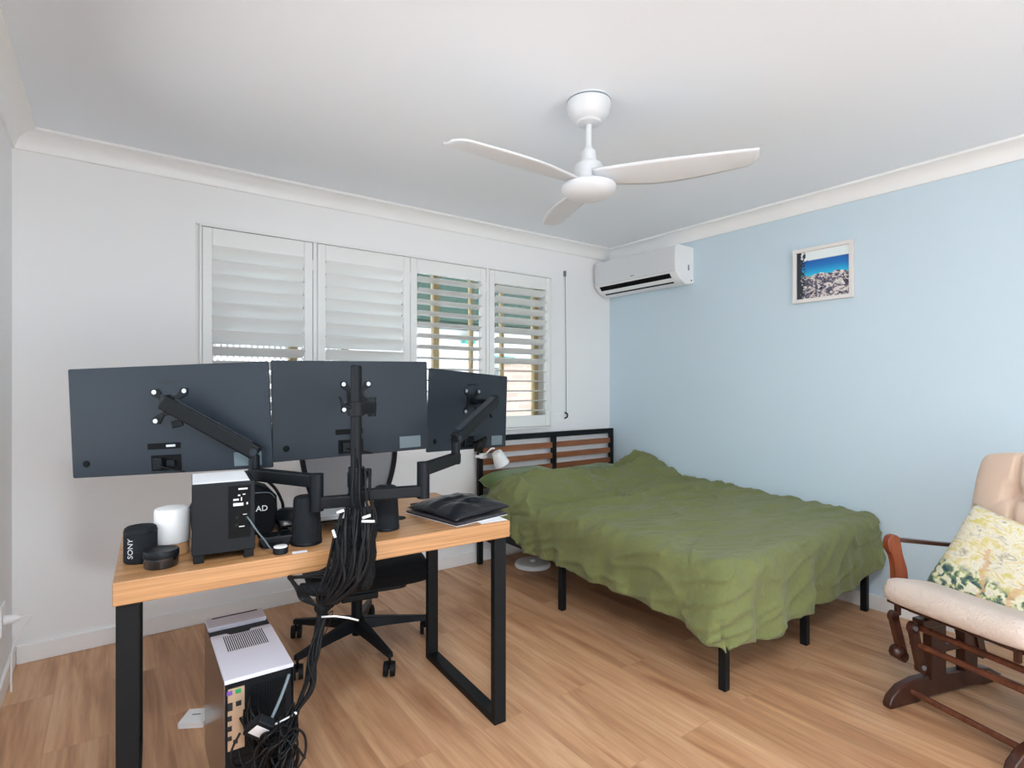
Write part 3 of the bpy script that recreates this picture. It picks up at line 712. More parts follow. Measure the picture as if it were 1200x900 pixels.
# ================================================================== MONITORS
def monitor(a, b, ztop, roll, label, h=.360):
    a, b = Vector(a), Vector(b); d = b-a; w_ = d.length; c = (a+b)/2
    yaw = math.atan2(d.y, d.x)
    t = thing('monitor', label, 'monitor', (c.x, c.y, ztop-h/2), 0, 'three monitors in a row on the desk mount', rot=(0, -roll, yaw))
    # local: x along, -y towards the camera (back of the screen), z up
    hw, hh = w_/2, h/2
    m = MB()
    m.prism(rrect(-hw, -hh, hw, hh, .005, 3), XZY, 0, .010); m.build('housing', M['matte'], t, bevel=.0025)
    MB().prism(rrect(-hw+.006, -hh+.014, hw-.006, hh-.006, .003, 2), XZY, .0102, .0118).build('screen', M['screen'], t)
    # ports recess
    px_ = -.02
    for z0, z1, x0, x1 in ((-.098, -.078, -.060, .045), (-.170, -.118, -.050, .045)):
        m = MB(); m.box((x0+px_, -.0015, z0), (x1+px_, .0005, z1)); r_ = m.build('port_recess', M['dark'], t)
        if z1 > -.09:
            MB().box((x0+px_+.060, -.0035, z0+.006), (x0+px_+.090, -.001, z1-.006)).build('port', M['silver'], r_, bevel=.001)
        else:
            MB().box((x0+px_+.012, -.016, z0+.006), (x0+px_+.040, -.001, z1-.008)).build('cable_plug', M['plastic'], r_, bevel=.002)
            MB().tube(catmull([(x0+px_+.026, -.014, z0+.02), (x0+px_+.06, -.03, z0+.012), (x0+px_+.12, -.03, z0-.004)]), .0028, 6).build('plug_lead', M['cable'], r_, smooth=True)
            MB().box((x0+px_+.052, -.010, z0+.012), (x0+px_+.078, -.001, z0+.034)).build('cable_plug', M['plastic'], r_, bevel=.002)
    MB().box((hw-.125, -.0008, -hh+.012), (hw-.035, .0005, -hh+.058)).build('rating_label', M['label'], t, label='grey rating label')
    MB().lathe([(.0105, -.0010), (.0115, -.0006), (.0115, .0005)], c=(-hw+.045, 0, -hh+.045), axis='Y', n=24).build('lock_slot', M['dark'], t, auto=True)
    text('maker_lettering', 'LENOVO', .017, M['ink'], t, Matrix.Translation((.0, -.0006, .122)) @ Matrix.Rotation(R(90), 4, 'X'), 'dark raised lettering', .0003)
    return t
MONS = (((-.104, 2.323), (.439, 1.979), 1.316, R(2.6), 'left monitor seen from behind, its arm reaching up from the lower right'),
        ((.462, 2.060), (1.062, 2.040), 1.342, R(1.0), 'middle monitor seen from behind the pole with cables plugged in'),
        ((1.098, 2.100), (1.650, 2.300), 1.310, R(-2.7), 'right monitor seen from behind, angled toward the bed'))
def lump(m):
    for k in range(5):
        MB().tube(catmull([(.02+.008*k, -.004, -.150), (.005+.012*k, -.035-.004*k, -.148+.006*k), (-.01+.014*k, -.045, -.165), (.0+.010*k, -.030, -.185), (.03+.006*k, -.020, -.176)]), .006, 8).build('plug_lead', M['cable'], m, smooth=True)
mons = [monitor((*a, 0), (*b, 0), z, r, l) for a, b, z, r, l in MONS]

lump(mons[2])

# ---- triple monitor mount
P = Vector((.632, 1.700, 0))
mt = thing('monitor_mount', 'black pole mount with jointed arms carrying three monitors', 'monitor mount', (P.x, P.y, .75))
base = Vector((P.x, P.y, .75))
L_ = lambda v: v - base
def vesa(moni, spec):
    """mount plate on the back of a monitor; returns plate centre in mount space"""
    a, b, z, r, _ = spec; a = Vector((*a, 0)); b = Vector((*b, 0)); d = (b-a).normalized(); yaw = math.atan2(d.y, d.x)
    X = Matrix.Translation(Vector(((a.x+b.x)/2, (a.y+b.y)/2, z-.18)) - base) @ Matrix.Rotation(yaw, 4, 'Z') @ Matrix.Rotation(-r, 4, 'Y')
    c = Vector((0, 0, .044))
    m = MB()
    out = [(-.058, -.058), (-.036, -.058), (-.022, -.030), (.022, -.030), (.036, -.058), (.058, -.058), (.058, -.036), (.030, -.022), (.030, .022), (.058, .036), (.058, .058), (.036, .058), (.022, .034), (-.022, .034), (-.036, .058), (-.058, .058), (-.058, .036), (-.034, .022), (-.034, -.022), (-.058, -.036)]
    m.prism([(x, z_+c.z) for x, z_ in out], XZY, -.004, -.001)
    bmesh.ops.transform(m.bm, matrix=X, verts=m.bm.verts)
    pl = m.build('mount_plate', M['steel'], mt, bevel=.001)
    for x, z_ in ((-.048, .048), (.048, .048), (-.048, -.048), (.048, -.048)):
        q = MB().lathe([(.0075, -.008), (.008, -.006), (.008, -.003)], c=(x, 0, c.z+z_), axis='Y', n=16)
        bmesh.ops.transform(q.bm, matrix=X, verts=q.bm.verts); q.build('thumb_screw', M['silver'], pl, auto=True, label='silver screw')
    hd = MB().cyl((0, -.004, c.z), (0, -.035, c.z), .016, n=20)
    bmesh.ops.transform(hd.bm, matrix=X, verts=hd.bm.verts); hd.build('tilt_head', M['plastic'], pl, auto=True)
    return X @ Vector((0, -.035, c.z)), X
v1, X1 = vesa(mons[0], MONS[0]); v2, X2 = vesa(mons[1], MONS[1]); v3, X3 = vesa(mons[2], MONS[2])
MB().cyl((0, 0, .05), (0, 0, 1.308-.75), .0175, n=28).build('pole', M['steel'], mt, auto=True)
MB().cyl((0, 0, 1.308-.75), (0, 0, 1.312-.75), .0185, .016, n=28).build('pole_cap', M['plastic'], mt, auto=True)
MB().box((-.045, -.020, 0.0005), (.045, .075, .012)).box((-.032, -.028, .012), (.032, .028, .052)).build('base_plate', M['steel'], mt, bevel=.003)
MB().box((-.04, -.0375, -.11), (.04, -.0315, .012)).box((-.03, -.0375, -.115), (.03, .04, -.109)).build('desk_clamp', M['steel'], mt, bevel=.001)
MB().cyl((0, .02, -.109), (0, .02, -.062), .009, n=14).build('clamp_screw', M['silver'], mt, auto=True)
# left arm chain
def collar(z, name='collar'):
    MB().lathe([(.0178, z-.024), (.027, z-.022), (.027, z+.022), (.0178, z+.024)], n=28).build(name, M['plastic'], mt, auto=True)
zA = .885; kL = L_(pt(371, 588, 1.70)); kL.z = zA-.75; eL = L_(pt(298, 556, 1.83)); zL2 = kL.z+.068; eL.z = zL2
collar(zA-.75)
MB().bar((0, 0, kL.z), kL, .034, .036, over=.004).build('lower_arm', M['steel'], mt, bevel=.005, seg=3)
MB().cyl((kL.x, kL.y, kL.z-.024), (kL.x, kL.y, zL2+.022), .021, n=24).build('arm_joint', M['plastic'], mt, auto=True)
MB().bar((kL.x, kL.y, zL2), eL, .036, .040, over=.012).build('middle_arm', M['steel'], mt, bevel=.005, seg=3)
MB().cyl((eL.x, eL.y, zL2-.022), (eL.x, eL.y, zL2+.062), .017, n=24).build('arm_joint', M['plastic'], mt, auto=True)
def spring_arm(a, b, tip, name='spring_arm'):
    a, b = Vector(a), Vector(b)
    p = MB(); p.bar(a, b, .034, .050, over=.012); arm = p.build(name, M['steel'], mt, bevel=.008, seg=3)
    q = MB(); n = (b-a).normalized(); up = n.cross(Vector((0,0,1))).cross(n).normalized()
    q.bar(a+n*.02+up*.026, b-n*.02+up*.026, .026, .004, up=up).build('top_cover', M['matte'], arm, bevel=.001)
    side = n.cross(Vector((0,0,1))).normalized()
    for s_ in (-1, 1): MB().cyl(a+side*.016*s_, a+side*.020*s_, .012, n=20).build('pivot_cap', M['matte'], arm, auto=True)
    MB().bar(b-n*.075+up*-.028, b-n*.052-up*.052, .012, .022, up=n).build('cable_clip', M['plastic'], arm, bevel=.003)
    j = MB().cyl(b+Vector((0, 0, -.032)), b+Vector((0, 0, .026)), .014, n=20); j.cyl(b, tip, .012, n=16); j.build('wrist_joint', M['plastic'], mt, auto=True)
    return arm
gb = L_(pt(302, 530, 1.815)); gb = Vector((eL.x, eL.y, zL2+.075))
ga = L_(pt(194, 472, 1.765)); spring_arm(gb, ga, v1)
# right arm chain
zB = .900; kR = L_(pt(496, 575, 1.82)); kR.z = zB-.75+.0; eR = L_(pt(534, 538, 2.10)); zR2 = .971-.75; eR.z = zR2
collar(zB-.75+.05)
MB().lathe([(.0178, .120), (.024, .122), (.024, .24), (.0178, .242)], n=24).build('stacking_collar', M['plastic'], mt, auto=True)
MB().bar((0, 0, kR.z), kR, .034, .036, over=.004).build('lower_arm', M['steel'], mt, bevel=.005, seg=3)
MB().cyl((kR.x, kR.y, kR.z-.024), (kR.x, kR.y, zR2+.024), .021, n=24).build('arm_joint', M['plastic'], mt, auto=True)
MB().bar((kR.x, kR.y, zR2), eR, .036, .040, over=.012).build('middle_arm', M['steel'], mt, bevel=.005, seg=3)
MB().cyl((eR.x, eR.y, zR2-.022), (eR.x, eR.y, zR2+.062), .017, n=24).build('arm_joint', M['plastic'], mt, auto=True)
ga = L_(pt(580, 470, 2.50)); spring_arm(Vector((eR.x, eR.y, zR2+.075)), ga, v3)
# centre bracket
zc = pt(417, 479, 1.745).z-.75
MB().lathe([(.0178, zc-.022), (.026, zc-.021), (.026, zc+.021), (.0178, zc+.022)], n=28).build('centre_collar', M['steel'], mt, auto=True)
cb = L_(pt(436, 478, 1.86)); MB().bar((0.012, .0, zc), (cb.x, cb.y, zc), .03, .036, over=.006).build('centre_arm', M['steel'], mt, bevel=.004)
MB().cyl((cb.x, cb.y, zc-.03), (cb.x, cb.y, zc+.034), .014, n=20).cyl((cb.x, cb.y, zc+.005), v2, .013, n=16).build('centre_joint', M['plastic'], mt, auto=True)
lv = L_(pt(410, 477, 1.72)); MB().tube([(0.0, 0, zc-.004), lv, L_(pt(402, 476, 1.72)), L_(pt(398, 465, 1.72))], [.005, .005, .005, .004], 8).build('release_lever', M['steel'], mt, smooth=True)
# ================================================================== CABLES
cb_ = thing('cable_bundle', 'black cables bundled down the monitor pole and desk edge to the floor', 'cables')
def cab(pts, r=.0032, m='cable', name='cable', n=6, k=8):
    return MB().tube(catmull(pts, k), r, n).build(name, M[m], cb_, smooth=True)
rnd = random.Random(3)
# cables down the pole
for i in range(5):
    a = -2.2 + i*.5; ox, oy = .022*math.cos(a), .022*math.sin(a)
    cab([Vector((P.x+ox*1.1, P.y+oy*1.1, 1.05 - i*.03)), Vector((P.x+ox*1.3+.004*i, P.y+oy*1.3, .98)), Vector((P.x+ox*2.0, P.y+oy*2.0, .90)), Vector((P.x+ox*1.8+.01, P.y-.045, .82)), Vector((P.x+.01*(i-2), P.y-.055, .74)), Vector((P.x+.008*(i-2), P.y-.062, .68))], .004)
# lumpy sleeve in front of the desk edge
def sleeve(px0, py0, px1, py1, r0, r1, d0, d1, seed):
    pts = []; rr = []
    for i in range(16):
        t = i/15; p = pt(px0+(px1-px0)*t, py0+(py1-py0)*t, d0+(d1-d0)*t)
        pts.append(p + Vector((noise.noise(Vector((t*5, seed, 0)))*.008, 0, 0))); rr.append((r0+(r1-r0)*t)*(1+.22*noise.noise(Vector((t*7, seed, 3)))) * (.6 if i in (0, 15) else 1))
    return MB().tube(pts, rr, 12).build('cable_sleeve', mat('woven_sleeve', srgb(16, 17, 20), .8, bump=.9, bscale=90, spec=.2) if 'woven_sleeve' not in bpy.data.materials else bpy.data.materials['woven_sleeve'], cb_, smooth=True)
sleeve(414, 600, 408, 694, .026, .038, 1.60, 1.585, 1.0)
sleeve(434, 610, 428, 690, .022, .024, 1.605, 1.59, 4.0)
sleeve(400, 622, 392, 700, .014, .026, 1.60, 1.585, 7.0)
sleeve(392, 690, 352, 690, .024, .016, 1.585, 1.60, 9.0)
sleeve(404, 690, 372, 716, .026, .016, 1.585, 1.58, 13.0)
sleeve(378, 712, 362, 796, .012, .010, 1.585, 1.54, 11.)
for i in range(14):
    o = lambda s: (rnd.random()-.5)*s
    a = i/13
    tie = pt(379+o(6), 722, 1.585+o(.02)); tie2 = pt(346+o(5), 836, 1.50+o(.02))
    cab([pt(395+a*45, 610+o(20), 1.60+o(.02)), pt(388+a*30+o(8), 665, 1.575+o(.03)), pt(372+a*22, 700, 1.58+o(.02)), tie,
         pt(368+o(14), 770+o(8), 1.55+o(.04)), pt(360+o(16), 805, 1.53+o(.03)), tie2, pt(340+o(14), 866, 1.45+o(.04)), pt(325+o(40), 905, 1.41+o(.05)), pt(310+o(70), 960, 1.40+o(.08))], rnd.choice((.0028, .0035, .0045)))
for i in range(12):
    o = lambda s: (rnd.random()-.5)*s
    cab([pt(400+i*3.4, 596+o(8), 1.60), pt(394+i*4+o(8), 625+o(10), 1.555+o(.01)), pt(398+i*3+o(14), 655+o(10), 1.545+o(.01)), pt(392+i*2.6+o(10), 684+o(8), 1.545+o(.01)), pt(380+i, 708+o(4), 1.56)], rnd.choice((.003, .0045, .006)))
# stray loops at the left of the clamp, under the desk edge
for i in range(4):
    cab([pt(392, 660+6*i, 1.585), pt(360-6*i, 676, 1.60), pt(338+3*i, 676+3*i, 1.61), pt(352, 690+4*i, 1.60), pt(372, 712, 1.59), pt(378, 735, 1.58)], .0035)
cab([pt(382, 722, 1.585), pt(390, 716, 1.57), pt(386, 730, 1.57), pt(380, 745, 1.57)], .0015)
# cables to the back of the computer
for i in range(16):
    o = lambda s: (rnd.random()-.5)*s
    s0 = pt(283+rnd.random()*45, 835+rnd.random()*40, 1.445)
    s0.y = 1.650 - .02
    cab([s0 + Vector((0, .03, 0)), s0 + Vector((o(.03), -.03, -.02)), s0 + Vector((.03+o(.08), -.06-rnd.random()*.03, -.10+o(.05))), pt(325+o(40), 875+o(30), 1.40+o(.05)), pt(335+o(20), 850+o(20), 1.45+o(.04)), pt(345+o(8), 830+o(20), 1.50+o(.03))], rnd.choice((.0025, .0033, .004)))
for i in range(8):
    c = pt(285+rnd.random()*60, 868+rnd.random()*40, 1.40+rnd.random()*.06); rr = .03+rnd.random()*.03; ph = rnd.random()*6
    cab([c + Vector((rr*math.cos(ph+t*.9), (rnd.random()-.5)*.03, rr*1.2*math.sin(ph+t*.9))) for t in range(7)], .0032)
cab([pt(339, 790, 1.50), pt(330, 815, 1.47), pt(317, 845, 1.44), pt(312, 856, 1.43)], .0045, 'label')
MB().tube([pt(377, 723, 1.56), pt(392, 722, 1.555), pt(408, 724, 1.56), pt(420, 727, 1.58)], .0026, 6).build('cable_tie', M['white'], cb_, smooth=True, label='white cable tie')
MB().tube([pt(347, 836, 1.475), pt(328, 846, 1.45), pt(304, 858, 1.42)], .0024, 6).build('cable_tie', M['white'], cb_, smooth=True, label='white cable tie')
MB().ball(pt(346, 836, 1.475), .005, 1, 1, .8, 10).build('tie_head', M['white'], cb_, smooth=True, label='white tie head')
# white connectors near the clamp
for a, b, r in (((395, 601, 1.525), (403, 598, 1.525), .004), ((390, 621, 1.525), (393, 630, 1.525), .004), ((425, 607, 1.525), (434, 604, 1.525), .004), ((424, 611, 1.525), (439, 611, 1.525), .0035)):
    MB().tube([pt(*a), pt(*b)], r, 10).build('connector', M['white'], cb_, smooth=True, label='white connector')
# power adapter among them
pa = thing('power_adapter', 'black power adapter with white label behind the computer', 'power adapter', pt(304, 852, 1.42), 0, rot=(R(35), R(38), R(-6)))
MB().box((-.024, -.013, -.036), (.024, .013, .036)).build('adapter_body', M['plastic'], pa, bevel=.006, seg=3)
MB().box((-.018, -.0138, -.016), (.018, -.0125, .022)).build('rating_sticker', M['paper'], pa, label='white sticker')
# ================================================================== DESKTOP COMPUTER
PCX, PCY, PCW, PCD, PCH = .350, 1.912, .182, .480, .440
pc = thing('desktop_computer', 'black computer tower with pale grey vented top under the desk', 'computer', (PCX, PCY, 0), R(-1.5))
hx, hy = PCW/2, PCD/2
MB().box((-hx+.003, -hy+.01, .012), (hx-.003, hy-.002, PCH-.012)).build('chassis', M['plastic'], pc, bevel=.002)
MB().box((-hx, -hy+.002, .012), (-hx+.003, hy-.015, PCH-.008)).build('side_panel', M['bronzeside'], pc, label='glossy brown-black side panel')
MB().box((hx-.003, -hy+.002, .012), (hx, hy-.015, PCH-.008)).build('side_panel', M['plastic'], pc)
lid = MB().prism([(-hx+.001, -hy), (hx-.001, -hy), (hx-.001, .084), (.030, .084), (.020, .066), (-.034, .066), (-.044, .084), (-hx+.001, .084)], XYZ, PCH-.012, PCH).build('top_lid', M['caselid'], pc, bevel=.0015, label='pale grey top cover')
sl = MB()
for i in range(20):
    x = -.056 + i*.112/19; sl.box((x-.0014, -.060, PCH-.001), (x+.0014, .060, PCH+.0004))
sl.build('vent_slots', M['dark'], lid)
MB().box((-hx+.001, .075, PCH-.030), (hx-.001, .150, PCH-.0125)).build('handle_recess', M['dark'], pc)
MB().prism([(-hx+.001, .150), (hx-.001, .150), (hx-.001, hy), (-hx+.001, hy)], XYZ, PCH-.014, PCH+.002).build('front_cap', M['caselid'], pc, bevel=.002, label='pale grey front cap')
MB().box((-hx+.020, hy-.016, PCH+.0016), (hx-.018, hy-.009, PCH+.003)).build('tray_slot', M['dark'], pc)
MB().box((-hx+.001, hy-.004, .012), (hx-.001, hy+.008, PCH-.014)).build('front_bezel', M['gloss'], pc, bevel=.003)
# rear: IO shield, fan grille, slots
yb = -hy+.010
io = MB().box((-hx+.010, yb-.003, PCH-.20), (-hx+.052, yb+.001, PCH-.030)).build('io_shield', M['iosh'], pc, label='tan metal port shield')
for x, z, w_, h_, m in ((-.077, .400, .014, .012, 'purple'), (-.055, .400, .014, .012, 'greenp'), (-.075, .362, .012, .022, 'ink'), (-.054, .366, .014, .014, 'ink'), (-.077, .330, .012, .014, 'ink'), (-.077, .302, .012, .014, 'ink'), (-.062, .262, .012, .012, 'ink'), (-.077, .275, .012, .012, 'ink')):
    MB().box((x-w_/2, yb-.005, z-h_/2), (x+w_/2, yb-.002, z+h_/2)).build('port', M[m], io, bevel=.001)
fg = MB()
for i in range(12):
    z = .285 + i*.0105
    fg.bar((-.025, yb-.003, z), (.070, yb-.003, z), .002, .0022)
for i in range(14):
    x = -.025 + i*.0073
    fg.bar((x, yb-.002, .283), (x, yb-.002, .403), .0016, .0016, up=(0, 1, 0))
fg.build('fan_grille', M['steel'], pc)
sl = MB()
for i in range(7):
    z = .10 + i*.02; sl.box((-.070, yb-.002, z), (.02, yb+.001, z+.014))
sl.build('expansion_covers', M['steel'], pc)
for x in (-.07, .07):
    for y in (-.2, .2): MB().cyl((x, y, 0), (x, y, .013), .012, n=16).build('foot', M['rubber'], pc, auto=True)

bx = thing('white_box', 'small flat white cardboard box on the floor beside the computer', 'box', (.262, 2.345, 0), R(-30))
MB().box((-.044, -.045, 0), (.044, .045, .020)).build('box_tray', M['paper'], bx, bevel=.001)
MB().box((-.045, -.046, .007), (.045, .046, .0212)).build('box_lid', M['white'], bx, bevel=.001)
MB().box((-.018, .004, .0211), (.012, .010, .0215)).build('box_print', M['label'], bx, label='grey printed line')

# ================================================================== OFFICE CHAIR
oc = thing('office_chair', 'black office chair with grey mesh back pushed behind the desk', 'office chair', (.955, 2.560, 0), R(-11))
# local: faces -y (towards the desk)
MB().lathe([(.003, .085), (.042, .085), (.046, .095), (.046, .120), (.032, .132), (.003, .133)], n=30).build('base_hub', M['plastic'], oc, auto=True)
MB().cyl((0, 0, .060), (0, 0, .10), .022, n=20).cyl((0, 0, .13), (0, 0, .26), .026, n=20).cyl((0, 0, .26), (0, 0, .31), .014, n=20).build('gas_lift', M['steel'], oc, auto=True)
for k, a in enumerate((69, 141, 213, 285, 357)):
    a = R(a); c, s = math.cos(a), math.sin(a)
    m = MB(); q = []
    for r_, w_, zt, zb in ((.030, .028, .142, .090), (.15, .023, .126, .088), (.310, .015, .104, .078), (.342, .013, .100, .076)):
        q.append([m.bm.verts.new((r_*c - o_*s, r_*s + o_*c, z_)) for o_, z_ in ((-w_, zb), (w_, zb), (w_*.75, zt), (-w_*.75, zt))])
    for i in range(3):
        for j in range(4): m.bm.faces.new((q[i][j], q[i][(j+1)%4], q[i+1][(j+1)%4], q[i+1][j]))
    m.bm.faces.new(q[0][::-1]); m.bm.faces.new(q[-1]); arm = m.build('star_leg', M['plastic'], oc, bevel=.004)
    ca = a + (.5, -1.1, .9, -.6, 1.3)[k]; cx, cy = .331*c, .331*s; u = Vector((math.cos(ca), math.sin(ca), 0)); wv = Vector((-u.y, u.x, 0))
    cc = Vector((cx, cy, .0)) + u*.014
    w2 = MB()
    for s_ in (-1, 1): w2.cyl(cc + wv*(.006*s_) + Vector((0, 0, .0325)), cc + wv*(.024*s_) + Vector((0, 0, .0325)), .032, .030, n=26)
    w2.cyl(Vector((cx, cy, .045)), Vector((cx, cy, .082)), .006, n=10); w2.bar(cc+wv*-.005+Vector((0,0,.045)), cc+wv*.005+Vector((0,0,.045)), .03, .014)
    w2.build('caster', M['rubber'], oc, auto=True)
MB().box((-.10, -.21, .295), (.06, .14, .325)).box((-.16, -.10, .300), (.19, .10, .325)).build('tilt_mechanism', M['steel'], oc, bevel=.006)
def seatfn(top):
    def fn(u, v):
        x, y = (u-.5)*2, (v-.5)*2
        ex = math.copysign(abs(x)**.9, x); r = 1
        e = (1-abs(x)**6)*(1-abs(y)**6)
        z = (.405 + .058*e**.3 - .012*(1-x*x)*.5*e - (.010*max(0, -y-.6)/.4)) if top else .405 - .070*e**.25
        return (.028 + x*.280*(1-.04*max(0, -y)), y*.255 - .01, z)
    return fn
m = MB().grid(seatfn(True), 28, 28).grid(seatfn(False), 28, 28); bmesh.ops.remove_doubles(m.bm, verts=m.bm.verts, dist=.0005)
m.build('seat', M['seatcloth'], oc, smooth=True)
MB().prism(rrect(-.20, -.20, .20, .20, .04), XYZ, .318, .340).build('seat_pan', M['plastic'], oc, bevel=.004)
# backrest
def backp(u, v, off=0):        # u across -1..1, v up 0..1
    z = .60 + .46*v; hw = .150 + .085*math.sin(min(1, v*1.25)*PI/2) - .03*max(0, v-.7)/.3
    x = u*hw; y = .255 + .045*(u*u) + -.03*math.sin(v*PI) + .055*v*v + off
    return Vector((x, -(-y) - .045*u*u*2, z))
MB().grid(lambda u, v: backp((u-.5)*2*.97, .02+.96*v), 20, 22).build('mesh_back', M['meshf'], oc, smooth=True, solid=.002)
loop = [backp(-1, v/12) for v in range(13)] + [backp(-1+2*i/8, 1.03) for i in range(1, 8)] + [backp(1, 1-v/12) for v in range(13)] + [backp(1-2*i/8, -.03) for i in range(1, 9)]
MB().tube(catmull(loop, 3), .013, 10, cap=False).build('back_frame', M['plastic'], oc, smooth=True)
MB().tube(catmull([(0, .10, .315), (0, .24, .325), (0, .295, .42), (0, .30, .60), (0, .285, .72)]), [.022]*33, 10).build('back_support', M['plastic'], oc, smooth=True)
MB().tube(catmull([backp(-.98, .35, .012), (-.10, .30, .70), (0, .298, .66), (.10, .30, .70), backp(.98, .35, .012)]), .013, 8).build('back_yoke', M['plastic'], oc, smooth=True)

# ================================================================== BED
BX0, BX1, BY0, BY1 = 2.02, 3.40, 1.29, 3.235
bd = thing('bed', 'double bed with black steel frame and slatted wooden headboard', 'bed', (BX0, BY0, 0))
bw, bl = BX1-BX0, BY1-BY0
f = MB(); 
f.box((0, 0, .255), (bw, .035, .305)).box((0, .035, .255), (.035, bl, .305)).box((bw-.035, .035, .255), (bw, bl, .305)).box((bw/2-.018, .035, .255), (bw/2+.018, bl, .295))
f.build('bed_frame', M['steel'], bd, bevel=.002)
for x, y in ((0, 0), (bw/2-.016, 0), (bw-.032, 0), (0, 1.0), (bw-.032, 1.0), (bw/2-.016, 1.0)):
    MB().box((x, y+.001, 0), (x+.033, y+.034, .256)).build('leg', M['steel'], bd, bevel=.002)
hb_y = bl-.005
h0, h1 = .06, 1.405
H = MB()
for x in (h0, (h0+h1)/2-.0, h1-.036): 
    pass
for x, z0 in ((h0, 0), (h1-.036, 0)): MB().box((x, hb_y, z0), (x+.036, hb_y+.03, .853)).build('leg', M['steel'], bd, bevel=.002)
xm = 2.775-BX0
hr = MB().box((h0, hb_y, .853), (h1, hb_y+.03, .893)).box((xm-.02, hb_y+.001, .30), (xm+.02, hb_y+.029, .853)).box((h0+.036, hb_y+.002, .30), (h1-.036, hb_y+.028, .33))
hr.build('headboard_frame', M['steel'], bd, bevel=.002)
for z in (.772, .690, .608, .526, .44):
    for a, b in ((h0+.036, xm-.02), (xm+.02, h1-.036)):
        MB().box((a, hb_y+.004, z), (b, hb_y+.022, z+.042)).build('headboard_slat', M['slat'], bd, bevel=.0015, label='brown wooden slat')
ma = thing('mattress', 'mattress in a green fitted sheet, mostly hidden under the olive cover', 'mattress', (0, 0, 0))
MB().prism(rrect(BX0+.03, BY0+.01, BX1-.02, BY1-.01, .05), XYZ, .306, .488).build('mattress_core', M['mattress'], ma, bevel=.03, seg=4)
MB().prism(rrect(BX0+.026, 2.62, BX1-.016, BY1-.009, .05), XYZ, .34, .492).build('fitted_sheet', M['green2'], ma, bevel=.03, seg=4, label='green sheet')

